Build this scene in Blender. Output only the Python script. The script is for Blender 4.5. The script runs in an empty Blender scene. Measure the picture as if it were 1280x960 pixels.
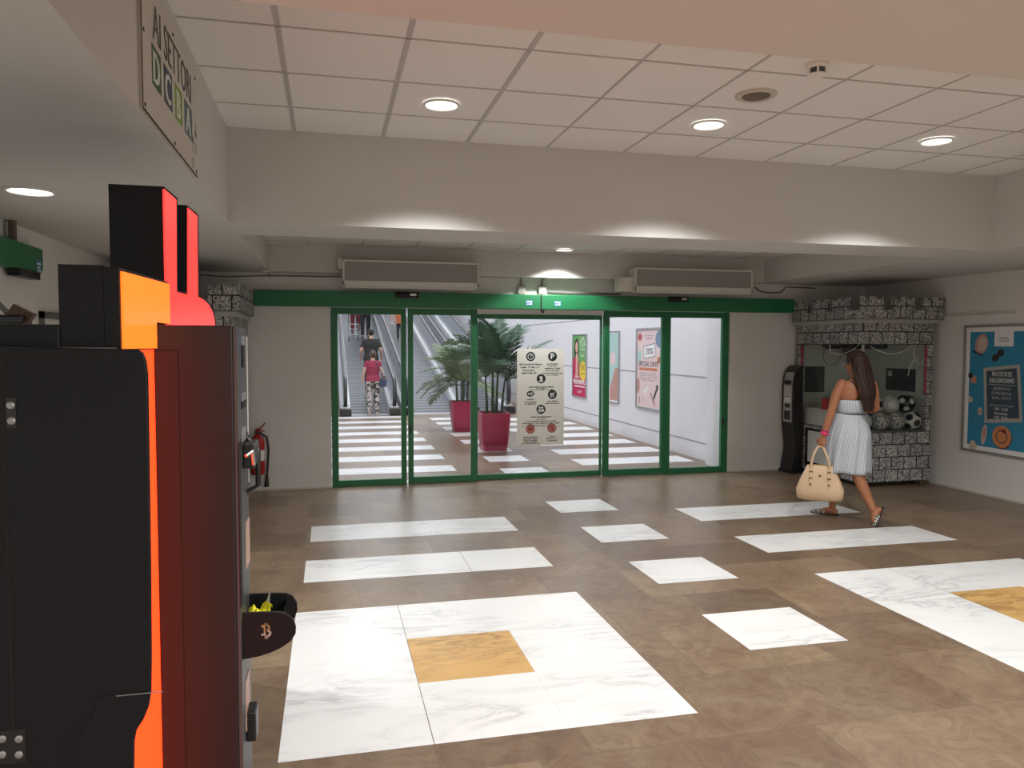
import bpy, bmesh, math, random
import numpy as np
from mathutils import Vector, Matrix
random.seed(7)
rng = np.random.default_rng(7)
PI = math.pi
scene = bpy.context.scene
COL = scene.collection

# ------------------------------------------------------------------ survey of the room (metres; X along the door wall, Y away, Z up)
EYE = 1.65
FL = 960.0
def _survey():
    Yd = np.array([411 - 640, 431.5 - 480, FL]); Yd /= np.linalg.norm(Yd)
    r = math.radians(0.12)
    d = np.array([math.cos(r), math.sin(r), 0.0])
    n = np.cross(Yd, d); n /= np.linalg.norm(n)
    if n[1] < 0: n = -n
    Z = -n; X = np.cross(Yd, Z)
    return np.array([X, Yd, Z])
RM = _survey()
EYEP = np.array([0, 0, EYE])
def _ray(px, py): return RM @ np.array([px - 640, py - 480, FL])
def onz(px, py, z=0.0):
    d = _ray(px, py); return EYEP + d * ((z - EYE) / d[2])
def ony(px, py, y):
    d = _ray(px, py); return EYEP + d * (y / d[1])
def onx(px, py, x):
    d = _ray(px, py); return EYEP + d * (x / d[0])

# ------------------------------------------------------------------ materials
MATS = {}
def srgb(r, g, b):
    f = lambda c: c / 12.92 if c <= 0.04045 else ((c + 0.055) / 1.055) ** 2.4
    return (f(r / 255), f(g / 255), f(b / 255))
def mat(name, col, rough=0.5, metal=0.0, emit=None, estr=1.0, bump=0.0, bscale=60.0, vary=0.0, vscale=4.0, coat=0.0, spec=0.5):
    if name in MATS: return MATS[name]
    m = bpy.data.materials.new(name); m.use_nodes = True
    nt = m.node_tree; b = nt.nodes['Principled BSDF']
    b.inputs['Base Color'].default_value = (*col, 1)
    b.inputs['Roughness'].default_value = rough
    b.inputs['Metallic'].default_value = metal
    b.inputs['Specular IOR Level'].default_value = spec
    if coat: b.inputs['Coat Weight'].default_value = coat; b.inputs['Coat Roughness'].default_value = 0.1
    if emit:
        b.inputs['Emission Color'].default_value = (*emit, 1); b.inputs['Emission Strength'].default_value = estr
    tc = nt.nodes.new('ShaderNodeTexCoord')
    if vary > 0:
        nz = nt.nodes.new('ShaderNodeTexNoise'); nz.inputs['Scale'].default_value = vscale; nz.inputs['Detail'].default_value = 6
        nt.links.new(tc.outputs['Object'], nz.inputs['Vector'])
        mx = nt.nodes.new('ShaderNodeMix'); mx.data_type = 'RGBA'
        mx.inputs['A'].default_value = (*[c * (1 - vary) for c in col], 1)
        mx.inputs['B'].default_value = (*[min(1, c * (1 + vary)) for c in col], 1)
        nt.links.new(nz.outputs['Fac'], mx.inputs['Factor']); nt.links.new(mx.outputs['Result'], b.inputs['Base Color'])
    if bump > 0:
        nb = nt.nodes.new('ShaderNodeTexNoise'); nb.inputs['Scale'].default_value = bscale; nb.inputs['Detail'].default_value = 4
        nt.links.new(tc.outputs['Object'], nb.inputs['Vector'])
        bp = nt.nodes.new('ShaderNodeBump'); bp.inputs['Strength'].default_value = bump; bp.inputs['Distance'].default_value = 0.01
        nt.links.new(nb.outputs['Fac'], bp.inputs['Height']); nt.links.new(bp.outputs['Normal'], b.inputs['Normal'])
    MATS[name] = m
    return m
def nodes_of(m): return m.node_tree.nodes, m.node_tree.links, m.node_tree.nodes['Principled BSDF']
def ramp(nt, stops):
    r = nt.nodes.new('ShaderNodeValToRGB'); e = r.color_ramp.elements
    e[0].position, e[0].color = stops[0][0], (*stops[0][1], 1)
    e[1].position, e[1].color = stops[-1][0], (*stops[-1][1], 1)
    for p, c in stops[1:-1]:
        x = e.new(p); x.color = (*c, 1)
    return r

def stone_floor_mat():
    m = mat('brown_stone_slabs', (0.2, 0.16, 0.12), 0.34); N, L, b = nodes_of(m); nt = m.node_tree
    tc = N.new('ShaderNodeTexCoord')
    br = N.new('ShaderNodeTexBrick'); br.offset = 0.37; br.offset_frequency = 2; br.squash = 1.25; br.squash_frequency = 3
    br.inputs['Scale'].default_value = 1.0; br.inputs['Brick Width'].default_value = 0.62; br.inputs['Row Height'].default_value = 0.583
    br.inputs['Mortar Size'].default_value = 0.0016; br.inputs['Mortar Smooth'].default_value = 0.6; br.inputs['Bias'].default_value = 0.0
    br.inputs['Color1'].default_value = (0.268, 0.197, 0.136, 1); br.inputs['Color2'].default_value = (0.165, 0.117, 0.085, 1)
    br.inputs['Mortar'].default_value = (0.105, 0.08, 0.06, 1)
    mp = N.new('ShaderNodeMapping'); mp.inputs['Location'].default_value = (0.21, 0.04, 0)
    L.new(tc.outputs['UV'], mp.inputs['Vector']); L.new(mp.outputs['Vector'], br.inputs['Vector'])
    def mul(a, bb, f):
        mx = N.new('ShaderNodeMix'); mx.data_type = 'RGBA'; mx.blend_type = 'MULTIPLY'; mx.inputs['Factor'].default_value = f
        L.new(a, mx.inputs['A']); L.new(bb, mx.inputs['B']); return mx.outputs['Result']
    def noise(scale, detail, dist, rough=.6):
        n = N.new('ShaderNodeTexNoise'); n.inputs['Scale'].default_value = scale; n.inputs['Detail'].default_value = detail; n.inputs['Distortion'].default_value = dist; n.inputs['Roughness'].default_value = rough
        L.new(tc.outputs['UV'], n.inputs['Vector']); return n.outputs['Fac']
    n1 = noise(1.5, 9, 1.6, .62)
    r1 = ramp(nt, [(0.28, (0.78, 0.70, 0.66)), (0.44, (0.98, 0.92, 0.86)), (0.56, (1.06, 1.06, 1.00)), (0.74, (1.28, 1.27, 1.16))]); L.new(n1, r1.inputs['Fac'])
    c = mul(br.outputs['Color'], r1.outputs['Color'], 1)
    n3 = noise(5.5, 10, 2.6, .68)                                    # swirling grain of the stone
    r3 = ramp(nt, [(0.36, (0.80, 0.76, 0.74)), (0.5, (1, 1, 1)), (0.64, (1.16, 1.17, 1.12))]); L.new(n3, r3.inputs['Fac'])
    c = mul(c, r3.outputs['Color'], .9)
    n2 = noise(26, 4, .6)
    r2 = ramp(nt, [(0.70, (1, 1, 1)), (0.735, (0.42, 0.38, 0.36))]); L.new(n2, r2.inputs['Fac'])   # small pits
    c = mul(c, r2.outputs['Color'], .7)
    L.new(c, b.inputs['Base Color'])
    rr = N.new('ShaderNodeMapRange'); rr.inputs['To Min'].default_value = 0.24; rr.inputs['To Max'].default_value = 0.44
    L.new(n1, rr.inputs['Value']); L.new(rr.outputs['Result'], b.inputs['Roughness'])
    bp = N.new('ShaderNodeBump'); bp.inputs['Strength'].default_value = 0.14; bp.inputs['Distance'].default_value = 0.006
    L.new(n3, bp.inputs['Height']); L.new(bp.outputs['Normal'], b.inputs['Normal'])
    return m
def marble_mat(name, base, vein, scale, fade, rough=0.3, rot=0.7):
    m = mat(name, base, rough); N, L, b = nodes_of(m); nt = m.node_tree
    tc = N.new('ShaderNodeTexCoord'); mp = N.new('ShaderNodeMapping')
    mp.inputs['Rotation'].default_value = (0, 0, rot); mp.inputs['Scale'].default_value = (0.55, 1.9, 1)
    L.new(tc.outputs['UV'], mp.inputs['Vector'])
    n1 = N.new('ShaderNodeTexNoise'); n1.inputs['Scale'].default_value = scale; n1.inputs['Detail'].default_value = 10; n1.inputs['Roughness'].default_value = 0.6; n1.inputs['Distortion'].default_value = 1.4
    L.new(mp.outputs['Vector'], n1.inputs['Vector'])
    r1 = ramp(nt, [(0.36, base), (0.47, tuple(c * (1 - fade * 0.35) for c in base)), (0.505, vein), (0.53, tuple(c * (1 - fade * 0.25) for c in base)), (0.66, base)])
    L.new(n1.outputs['Fac'], r1.inputs['Fac'])
    n2 = N.new('ShaderNodeTexNoise'); n2.inputs['Scale'].default_value = 1.3; n2.inputs['Detail'].default_value = 3
    L.new(tc.outputs['UV'], n2.inputs['Vector'])
    r2 = ramp(nt, [(0.42, (0, 0, 0)), (0.62, (1, 1, 1))]); L.new(n2.outputs['Fac'], r2.inputs['Fac'])
    mx = N.new('ShaderNodeMix'); mx.data_type = 'RGBA'; mx.inputs['A'].default_value = (*base, 1)
    L.new(r2.outputs['Color'], mx.inputs['Factor']); L.new(r1.outputs['Color'], mx.inputs['B'])
    L.new(mx.outputs['Result'], b.inputs['Base Color'])
    return m
def tile_ceiling_mat():
    m = mat('mineral_ceiling_tile', (0.80, 0.79, 0.765), 0.85); N, L, b = nodes_of(m)
    tc = N.new('ShaderNodeTexCoord')
    n1 = N.new('ShaderNodeTexNoise'); n1.inputs['Scale'].default_value = 90; n1.inputs['Detail'].default_value = 5
    L.new(tc.outputs['UV'], n1.inputs['Vector'])
    bp = N.new('ShaderNodeBump'); bp.inputs['Strength'].default_value = 0.25; bp.inputs['Distance'].default_value = 0.004
    L.new(n1.outputs['Fac'], bp.inputs['Height']); L.new(bp.outputs['Normal'], b.inputs['Normal'])
    return m
def castle_mat():
    m = mat('printed_castle_stone', (0.4, 0.4, 0.4), 0.75); N, L, b = nodes_of(m); nt = m.node_tree
    tc = N.new('ShaderNodeTexCoord')
    br = N.new('ShaderNodeTexBrick'); br.offset = 0.5
    br.inputs['Scale'].default_value = 1; br.inputs['Brick Width'].default_value = 0.17; br.inputs['Row Height'].default_value = 0.147
    br.inputs['Mortar Size'].default_value = 0.006; br.inputs['Mortar Smooth'].default_value = 0.1
    br.inputs['Color1'].default_value = (1, 1, 1, 1); br.inputs['Color2'].default_value = (0.72, 0.72, 0.72, 1); br.inputs['Mortar'].default_value = (0.05, 0.05, 0.05, 1)
    mp = N.new('ShaderNodeMapping'); mp.inputs['Location'].default_value = (0.03, -0.056, 0)
    L.new(tc.outputs['UV'], mp.inputs['Vector']); L.new(mp.outputs['Vector'], br.inputs['Vector'])
    n1 = N.new('ShaderNodeTexNoise'); n1.inputs['Scale'].default_value = 55; n1.inputs['Detail'].default_value = 5; n1.inputs['Distortion'].default_value = 2.2
    L.new(tc.outputs['UV'], n1.inputs['Vector'])
    r1 = ramp(nt, [(0.44, (0.03, 0.03, 0.032)), (0.50, (0.34, 0.34, 0.34)), (0.58, (0.78, 0.78, 0.77))]); L.new(n1.outputs['Fac'], r1.inputs['Fac'])
    mx = N.new('ShaderNodeMix'); mx.data_type = 'RGBA'; mx.blend_type = 'MULTIPLY'; mx.inputs['Factor'].default_value = 1
    L.new(br.outputs['Color'], mx.inputs['A']); L.new(r1.outputs['Color'], mx.inputs['B']); L.new(mx.outputs['Result'], b.inputs['Base Color'])
    return m
def speckle_mat(name, a, c, scale, lo, hi, rough=0.7):
    m = mat(name, a, rough); N, L, b = nodes_of(m); nt = m.node_tree
    tc = N.new('ShaderNodeTexCoord')
    n1 = N.new('ShaderNodeTexNoise'); n1.inputs['Scale'].default_value = scale; n1.inputs['Detail'].default_value = 3; n1.inputs['Distortion'].default_value = 1.0
    L.new(tc.outputs['Object'], n1.inputs['Vector'])
    r1 = ramp(nt, [(lo, a), (hi, c)]); L.new(n1.outputs['Fac'], r1.inputs['Fac']); L.new(r1.outputs['Color'], b.inputs['Base Color'])
    return m
def stripe_mat(name, a, c, scale, axis='X', rough=0.8):
    m = mat(name, a, rough); N, L, b = nodes_of(m); nt = m.node_tree
    tc = N.new('ShaderNodeTexCoord')
    w = N.new('ShaderNodeTexWave'); w.bands_direction = axis; w.inputs['Scale'].default_value = scale; w.inputs['Distortion'].default_value = 0.2
    L.new(tc.outputs['UV'], w.inputs['Vector'])
    r1 = ramp(nt, [(0.35, a), (0.65, c)]); L.new(w.outputs['Fac'], r1.inputs['Fac']); L.new(r1.outputs['Color'], b.inputs['Base Color'])
    return m
def glass_mat(name, tint=(0.97, 0.985, 0.98), rough=0.0):
    m = bpy.data.materials.new(name); m.use_nodes = True; MATS[name] = m
    nt = m.node_tree; nt.nodes.clear(); N, L = nt.nodes, nt.links
    out = N.new('ShaderNodeOutputMaterial'); tr = N.new('ShaderNodeBsdfTransparent'); tr.inputs['Color'].default_value = (*tint, 1)
    gl = N.new('ShaderNodeBsdfGlossy'); gl.inputs['Roughness'].default_value = rough; gl.inputs['Color'].default_value = (0.9, 0.95, 0.93, 1)
    fr = N.new('ShaderNodeFresnel'); fr.inputs['IOR'].default_value = 1.35
    ge = N.new('ShaderNodeNewGeometry'); mt = N.new('ShaderNodeMath'); mt.operation = 'MULTIPLY'      # only the outer face of a pane reflects
    iv = N.new('ShaderNodeMath'); iv.operation = 'SUBTRACT'; iv.inputs[0].default_value = 1.0
    L.new(ge.outputs['Backfacing'], iv.inputs[1]); L.new(fr.outputs['Fac'], mt.inputs[0]); L.new(iv.outputs[0], mt.inputs[1])
    mx = N.new('ShaderNodeMixShader'); L.new(mt.outputs[0], mx.inputs['Fac']); L.new(tr.outputs['BSDF'], mx.inputs[1]); L.new(gl.outputs['BSDF'], mx.inputs[2])
    L.new(mx.outputs['Shader'], out.inputs['Surface'])
    return m

PLASTER = mat('painted_plaster', (0.60, 0.59, 0.565), 0.9, bump=0.06, bscale=35, vary=0.03, vscale=1.5)
PLASTER_W = mat('painted_wall', (0.75, 0.74, 0.715), 0.88, bump=0.08, bscale=25, vary=0.05, vscale=1.2)
HALLWALL = mat('hall_white_panel', (0.80, 0.79, 0.82), 0.6)
GROOVE = mat('panel_joint_grey', (0.36, 0.35, 0.38), 0.8)
TILE = tile_ceiling_mat()
GRID = mat('ceiling_grid_bar', (0.50, 0.49, 0.46), 0.6)
STONE = stone_floor_mat()
MARBLE = marble_mat('white_marble', (0.90, 0.91, 0.91), (0.56, 0.58, 0.60), 2.4, 0.34)
YMARBLE = marble_mat('yellow_marble', (0.72, 0.44, 0.155), (0.36, 0.18, 0.06), 4.5, 0.8, 0.35)
GREEN = mat('green_painted_metal', (0.014, 0.165, 0.062), 0.45, bump=0.03, bscale=15)
GREEND = mat('dark_green_painted_metal', (0.006, 0.045, 0.018), 0.45)
GLASS = glass_mat('clear_glass')
BLACK = mat('black_powder_coat', (0.0055, 0.0060, 0.0078), 0.5, bump=0.05, bscale=300, spec=.25)
BLACKC = mat('black_satin_panel', (0.0072, 0.0072, 0.0082), 0.45, bump=0.03, bscale=300)
BLACKM = mat('black_plastic', (0.010, 0.010, 0.011), 0.35)
DGREY = mat('dark_grey_plastic', (0.055, 0.058, 0.062), 0.45)
SEAM = mat('panel_seam_black', (0.003, 0.003, 0.003), 0.8)
STEEL = mat('brushed_steel', (0.55, 0.56, 0.58), 0.32, 0.9)
BOLT = mat('zinc_bolt', (0.30, 0.30, 0.30), 0.4, 0.6)
WHITEP = mat('white_plastic', (0.78, 0.77, 0.73), 0.45)
CREAM = mat('cream_enamel', (0.66, 0.64, 0.575), 0.5)
GRILLE = mat('grey_grille', (0.36, 0.355, 0.33), 0.6)
ORANGE = mat('lit_orange_acrylic', (0.6, 0.15, 0.02), 0.25, emit=(1.0, 0.135, 0.009), estr=1.9)
ORANGER = mat('lit_red_orange_acrylic', (0.6, 0.1, 0.02), 0.25, emit=(1.0, 0.036, 0.0055), estr=2.6)
RED = mat('lit_red_acrylic', (0.6, 0.03, 0.03), 0.25, emit=(1.0, 0.030, 0.027), estr=2.0)
CASTLE = castle_mat()
GREYEDGE = mat('grey_moulding', (0.40, 0.40, 0.39), 0.6)
SKIN = mat('tanned_skin', (0.36, 0.145, 0.068), 0.5, bump=0.02)
SKINF = mat('light_skin', (0.60, 0.36, 0.27), 0.55)

# ------------------------------------------------------------------ objects
def tag(o, label=None, cat=None, group=None, kind=None):
    if label: o['label'] = label
    if cat: o['category'] = cat
    if group: o['group'] = group
    if kind: o['kind'] = kind
    return o
def thing(name, label, cat, loc=(0, 0, 0), group=None):
    o = bpy.data.objects.new(name, None); COL.objects.link(o); o.location = loc; o.empty_display_size = 0.1
    return tag(o, label, cat, group)
def struct_root(name, loc=(0, 0, 0)):
    o = bpy.data.objects.new(name, None); COL.objects.link(o); o.location = loc; o['kind'] = 'structure'
    return o
def wloc(o):
    p = Vector((0, 0, 0))
    while o is not None: p = p + o.location; o = o.parent
    return p
def copy_tree(o, parent=None, loc=None, label=None):
    c = o.copy(); COL.objects.link(c)
    if parent is not None: c.parent = parent
    if loc is not None: c.location = loc
    if label: c['label'] = label
    for ch in list(o.children): copy_tree(ch, c)
    return c

class MB:
    """collects faces in world coordinates, then links them as one mesh object"""
    def __init__(s): s.v = []; s.f = []; s.m = []; s.uvo = {}
    def add(s, verts, faces, m=0):
        b = len(s.v); s.v += [tuple(float(c) for c in p) for p in verts]
        for f in faces: s.f.append(tuple(b + i for i in f)); s.m.append(m)
        return s
    def box(s, x0, x1, y0, y1, z0, z1, m=0):
        v = [(x, y, z) for z in (z0, z1) for y in (y0, y1) for x in (x0, x1)]
        return s.add(v, [(0, 2, 3, 1), (4, 5, 7, 6), (0, 1, 5, 4), (2, 6, 7, 3), (0, 4, 6, 2), (1, 3, 7, 5)], m)
    def obox(s, c, ax, ay, az, m=0):
        c = np.array(c, float); ax, ay, az = (np.array(a, float) for a in (ax, ay, az))
        v = [c + i * ax + j * ay + k * az for k in (-1, 1) for j in (-1, 1) for i in (-1, 1)]
        return s.add(v, [(0, 2, 3, 1), (4, 5, 7, 6), (0, 1, 5, 4), (2, 6, 7, 3), (0, 4, 6, 2), (1, 3, 7, 5)], m)
    def prism(s, pts, vec, m=0, mside=None, mback=None):
        """pts: 3D polygon, extruded by vec"""
        n = len(pts); p = [np.array(q, float) for q in pts]; vec = np.array(vec, float)
        b = len(s.v); s.v += [tuple(q) for q in p] + [tuple(q + vec) for q in p]
        s.f.append(tuple(range(b, b + n))); s.m.append(m)
        s.f.append(tuple(range(b + 2 * n - 1, b + n - 1, -1))); s.m.append(m if mback is None else mback)
        for i in range(n):
            j = (i + 1) % n
            s.f.append((b + i, b + n + i, b + n + j, b + j)); s.m.append(m if mside is None else mside)
        return s
    def rings(s, R, m=0, cap=True, closed=True, uv=None):
        n = len(R[0]); b = len(s.v)
        for r in R: s.v += [tuple(float(c) for c in p) for p in r]
        for k in range(len(R) - 1):
            for i in range(n if closed else n - 1):
                j = (i + 1) % n
                if uv: s.uvo[len(s.f)] = [(i * uv[0], k * uv[1]), ((i + 1) * uv[0], k * uv[1]), ((i + 1) * uv[0], (k + 1) * uv[1]), (i * uv[0], (k + 1) * uv[1])]
                s.f.append((b + k * n + i, b + k * n + j, b + (k + 1) * n + j, b + (k + 1) * n + i)); s.m.append(m)
        if cap and closed:
            s.f.append(tuple(range(b + n - 1, b - 1, -1))); s.m.append(m)
            e = b + (len(R) - 1) * n
            s.f.append(tuple(range(e, e + n))); s.m.append(m)
        return s
    def tube(s, pts, rad, n=10, m=0, cap=True):
        P = [np.array(p, float) for p in pts]
        if not hasattr(rad, '__len__'): rad = [rad] * len(P)
        R = []; ref = None
        for i, p in enumerate(P):
            t = P[min(i + 1, len(P) - 1)] - P[max(i - 1, 0)]; t /= (np.linalg.norm(t) + 1e-12)
            if ref is None:
                ref = np.array([0, 0, 1.0]) if abs(t[2]) < 0.9 else np.array([1.0, 0, 0])
            a = ref - t * np.dot(ref, t); a /= (np.linalg.norm(a) + 1e-12); ref = a
            c = np.cross(t, a)
            R.append([p + rad[i] * (math.cos(q) * a + math.sin(q) * c) for q in np.linspace(0, 2 * PI, n, endpoint=False)])
        return s.rings(R, m, cap)
    def cyl(s, p0, p1, r0, r1=None, n=20, m=0): return s.tube([p0, p1], [r0, r0 if r1 is None else r1], n, m)
    def lathe(s, prof, c, n=28, m=0, axis='Z', cap=True):
        c = np.array(c, float); R = []
        for r, h in prof:
            ring = []
            for q in np.linspace(0, 2 * PI, n, endpoint=False):
                a, b_ = r * math.cos(q), r * math.sin(q)
                d = {'Z': (a, b_, h), 'Y': (a, h, -b_), 'X': (h, a, b_)}[axis]
                ring.append(c + np.array(d))
            R.append(ring)
        return s.rings(R, m, cap)
    def ellipsoid(s, c, A, n=16, k=10, m=0):
        """A: three semi-axis vectors"""
        c = np.array(c, float); A = [np.array(a, float) for a in A]; R = []
        for t in np.linspace(-PI / 2 + 0.12, PI / 2 - 0.12, k):
            R.append([c + A[2] * math.sin(t) + math.cos(t) * (A[0] * math.cos(q) + A[1] * math.sin(q)) for q in np.linspace(0, 2 * PI, n, endpoint=False)])
        return s.rings(R, m)
    def quad(s, a, b, c, d, m=0): return s.add([a, b, c, d], [(0, 1, 2, 3)], m)
    def mesh(s, name, mats, origin=(0, 0, 0), uv=True):
        me = bpy.data.meshes.new(name)
        o = np.array(origin, float)
        V = np.array(s.v, float).reshape(-1, 3)
        me.from_pydata([tuple(p) for p in (V - o)], [], s.f)
        for m in (mats if isinstance(mats, (list, tuple)) else [mats]): me.materials.append(m)
        me.polygons.foreach_set('material_index', s.m)
        me.update()
        if uv: box_uv(me, o)
        if s.uvo:
            d = me.uv_layers[0].data
            for fi, q in s.uvo.items():
                for li, w in zip(me.polygons[fi].loop_indices, q): d[li].uv = w
        return me
    def build(s, name, mats, parent=None, origin=None, smooth=None, bevel=0.0, fix=True):
        o = wloc(parent) if parent is not None else (origin if origin is not None else (0, 0, 0))
        me = s.mesh(name, mats, tuple(o))
        if fix:
            bm = bmesh.new(); bm.from_mesh(me); bmesh.ops.recalc_face_normals(bm, faces=bm.faces); bm.to_mesh(me); bm.free()
        if smooth:
            me.polygons.foreach_set('use_smooth', [True] * len(me.polygons)); me.set_sharp_from_angle(angle=math.radians(smooth))
        ob = bpy.data.objects.new(name, me); COL.objects.link(ob)
        if parent is not None: ob.parent = parent
        else: ob.location = tuple(o)
        if bevel:
            bv = ob.modifiers.new('bevel', 'BEVEL'); bv.width = bevel; bv.segments = 2; bv.limit_method = 'ANGLE'; bv.angle_limit = math.radians(50)
        return ob
def box_uv(me, o=(0, 0, 0)):
    uvl = me.uv_layers.new(name='UVMap'); n = len(me.loops)
    uv = np.zeros((n, 2)); V = np.zeros(len(me.vertices) * 3); me.vertices.foreach_get('co', V); V = V.reshape(-1, 3) + np.array(o)
    for p in me.polygons:
        nx, ny, nz = (abs(c) for c in p.normal)
        ab = (0, 1) if nz >= nx and nz >= ny else ((1, 2) if nx >= ny else (0, 2))
        for li in p.loop_indices: uv[li] = V[me.loops[li].vertex_index][list(ab)]
    uvl.data.foreach_set('uv', uv.ravel())

_TXT = {}
def text_geo(t):
    if t in _TXT: return _TXT[t]
    cu = bpy.data.curves.new('lettering', 'FONT'); cu.body = t; cu.size = 1.0; cu.resolution_u = 2
    ob = bpy.data.objects.new('lettering', cu); COL.objects.link(ob)
    dg = bpy.context.evaluated_depsgraph_get(); dg.update()
    me = bpy.data.meshes.new_from_object(ob.evaluated_get(dg))
    V = [(v.co.x, v.co.y) for v in me.vertices]; F = [tuple(p.vertices) for p in me.polygons]
    bpy.data.objects.remove(ob); bpy.data.curves.remove(cu); bpy.data.meshes.remove(me)
    _TXT[t] = (V, F); return _TXT[t]
class Sheet:
    """flat printed graphics on a plane: U right, V up, N out of the sheet"""
    def __init__(s, mb, O, U, V, N):
        s.mb = mb; s.O, s.U, s.V, s.N = (np.array(a, float) for a in (O, U, V, N)); s.e = 0.0004
    def P(s, u, v, lift): return s.O + s.U * u + s.V * v + s.N * lift
    def poly(s, pts, m, lift=1):
        s.mb.add([s.P(u, v, lift * s.e) for u, v in pts], [tuple(range(len(pts)))], m)
    def rect(s, u0, v0, u1, v1, m, lift=1): s.poly([(u0, v0), (u1, v0), (u1, v1), (u0, v1)], m, lift)
    def disc(s, u, v, r, m, lift=1, n=20, ry=None, rot=0.0, a0=0.0, a1=2 * PI):
        ry = r if ry is None else ry; pts = []
        for q in np.linspace(a0, a1, n, endpoint=(a1 - a0) < 6.28):
            x, y = r * math.cos(q), ry * math.sin(q)
            pts.append((u + x * math.cos(rot) - y * math.sin(rot), v + x * math.sin(rot) + y * math.cos(rot)))
        s.poly(pts, m, lift)
    def ring(s, u, v, r0, r1, m, lift=1, n=24):
        for i in range(n):
            a, b = 2 * PI * i / n, 2 * PI * (i + 1) / n
            s.poly([(u + r * math.cos(t), v + r * math.sin(t)) for r, t in ((r0, a), (r1, a), (r1, b), (r0, b))], m, lift)
    def text(s, t, u, v, h, m, lift=2, align='c', width=None, bold=0.0):
        V, F = text_geo(t)
        if not V: return
        x0, x1 = min(p[0] for p in V), max(p[0] for p in V)
        sc = h / 0.69; sx = sc if width is None else width / (x1 - x0)
        w = (x1 - x0) * sx; off = {'c': -w / 2, 'l': 0, 'r': -w}[align]
        for q, db in enumerate([0] if not bold else [-bold, 0, bold]):
            s.mb.add([s.P(u + off + (p[0] - x0) * sx + db, v + p[1] * sc, (lift + .3 * q) * s.e) for p in V], F, m)
    def line(s, a, b, w, m, lift=2):
        a, b = np.array(a, float), np.array(b, float); d = b - a; d /= np.linalg.norm(d); n = np.array([-d[1], d[0]]) * w / 2
        s.poly([tuple(a - n), tuple(b - n), tuple(b + n), tuple(a + n)], m, lift)
# ------------------------------------------------------------------ the room shell
Z1, Z2, Z3 = 2.46, 3.075, 2.76           # soffit, tiled coffer, small tiled coffer by the doors
XL, XR, XW, XE = -0.637, 5.43, -2.05, 7.07
YP, YF, YC, YB, YD = 1.955, 5.39, 6.0, 8.86, 9.07
HX, HY = 5.24, 42.0                      # hall beyond the doors

def floor():
    b = MB()
    b.quad((XW - .2, -4.1, 0), (XE + .2, -4.1, 0), (XE + .2, YD + .15, 0), (XW - .2, YD + .15, 0), 0)
    b.quad((-0.8, YD + .15, 0), (6.0, YD + .15, 0), (6.0, HY, 0), (-0.8, HY, 0), 0)
    z = 0.0012
    def rect(x0, x1, y0, y1, m):
        b.quad((x0, y0, z), (x1, y0, z), (x1, y1, z), (x0, y1, z), m)
    g = 0.0018
    for px in (-0.212, 3.412):
        a, c, d, e = px, px + .622, px + 1.212, px + 1.812
        rect(a, c - g, 3.09, 4.84, 1)
        rect(c + g, d + .27, 4.2605, 4.84, 1); rect(d + .2705, e, 4.2605, 4.84, 1)
        rect(d, e, 3.7776, 4.26, 1); rect(d, e, 3.09, 3.777, 1)
        rect(c + g, d - .0006, 3.09, 3.6795, 1)
        rect(c + g, d - .0006, 3.68, 4.26, 2)
    for x0, cut, x1 in ((-0.168, .62, 1.63),):
        rect(x0, x1, 6.585, 7.155, 1)
        rect(-0.186, 1.0, 5.448, 6.01, 1); rect(1.0035, 1.62, 5.448, 6.01, 1)
    rect(3.40, 5.135, 6.556, 7.132, 1); rect(3.40, 5.207, 5.423, 5.957, 1)
    for y0 in (7.195, 6.018, 4.868, 3.68):
        rect(2.212, 2.822, y0, y0 + .565, 1)
    for k in range(-1, 8):
        t = 10.44 + 1.085 * k
        rect(-0.25, 1.63, max(t - .5, 9.24), t, 1)
    for k in range(7):
        t = 10.6 + 1.06 * k
        rect(3.40, 5.08, t - .57, t, 1)
    for t in (10.0, 11.15, 12.15, 13.2, 14.3, 15.35, 16.4, 17.4):
        rect(2.205, 2.79, t - .56, t, 1)
    o = b.build('floor', [STONE, MARBLE, YMARBLE], fix=False); o['kind'] = 'structure'
floor()

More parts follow.
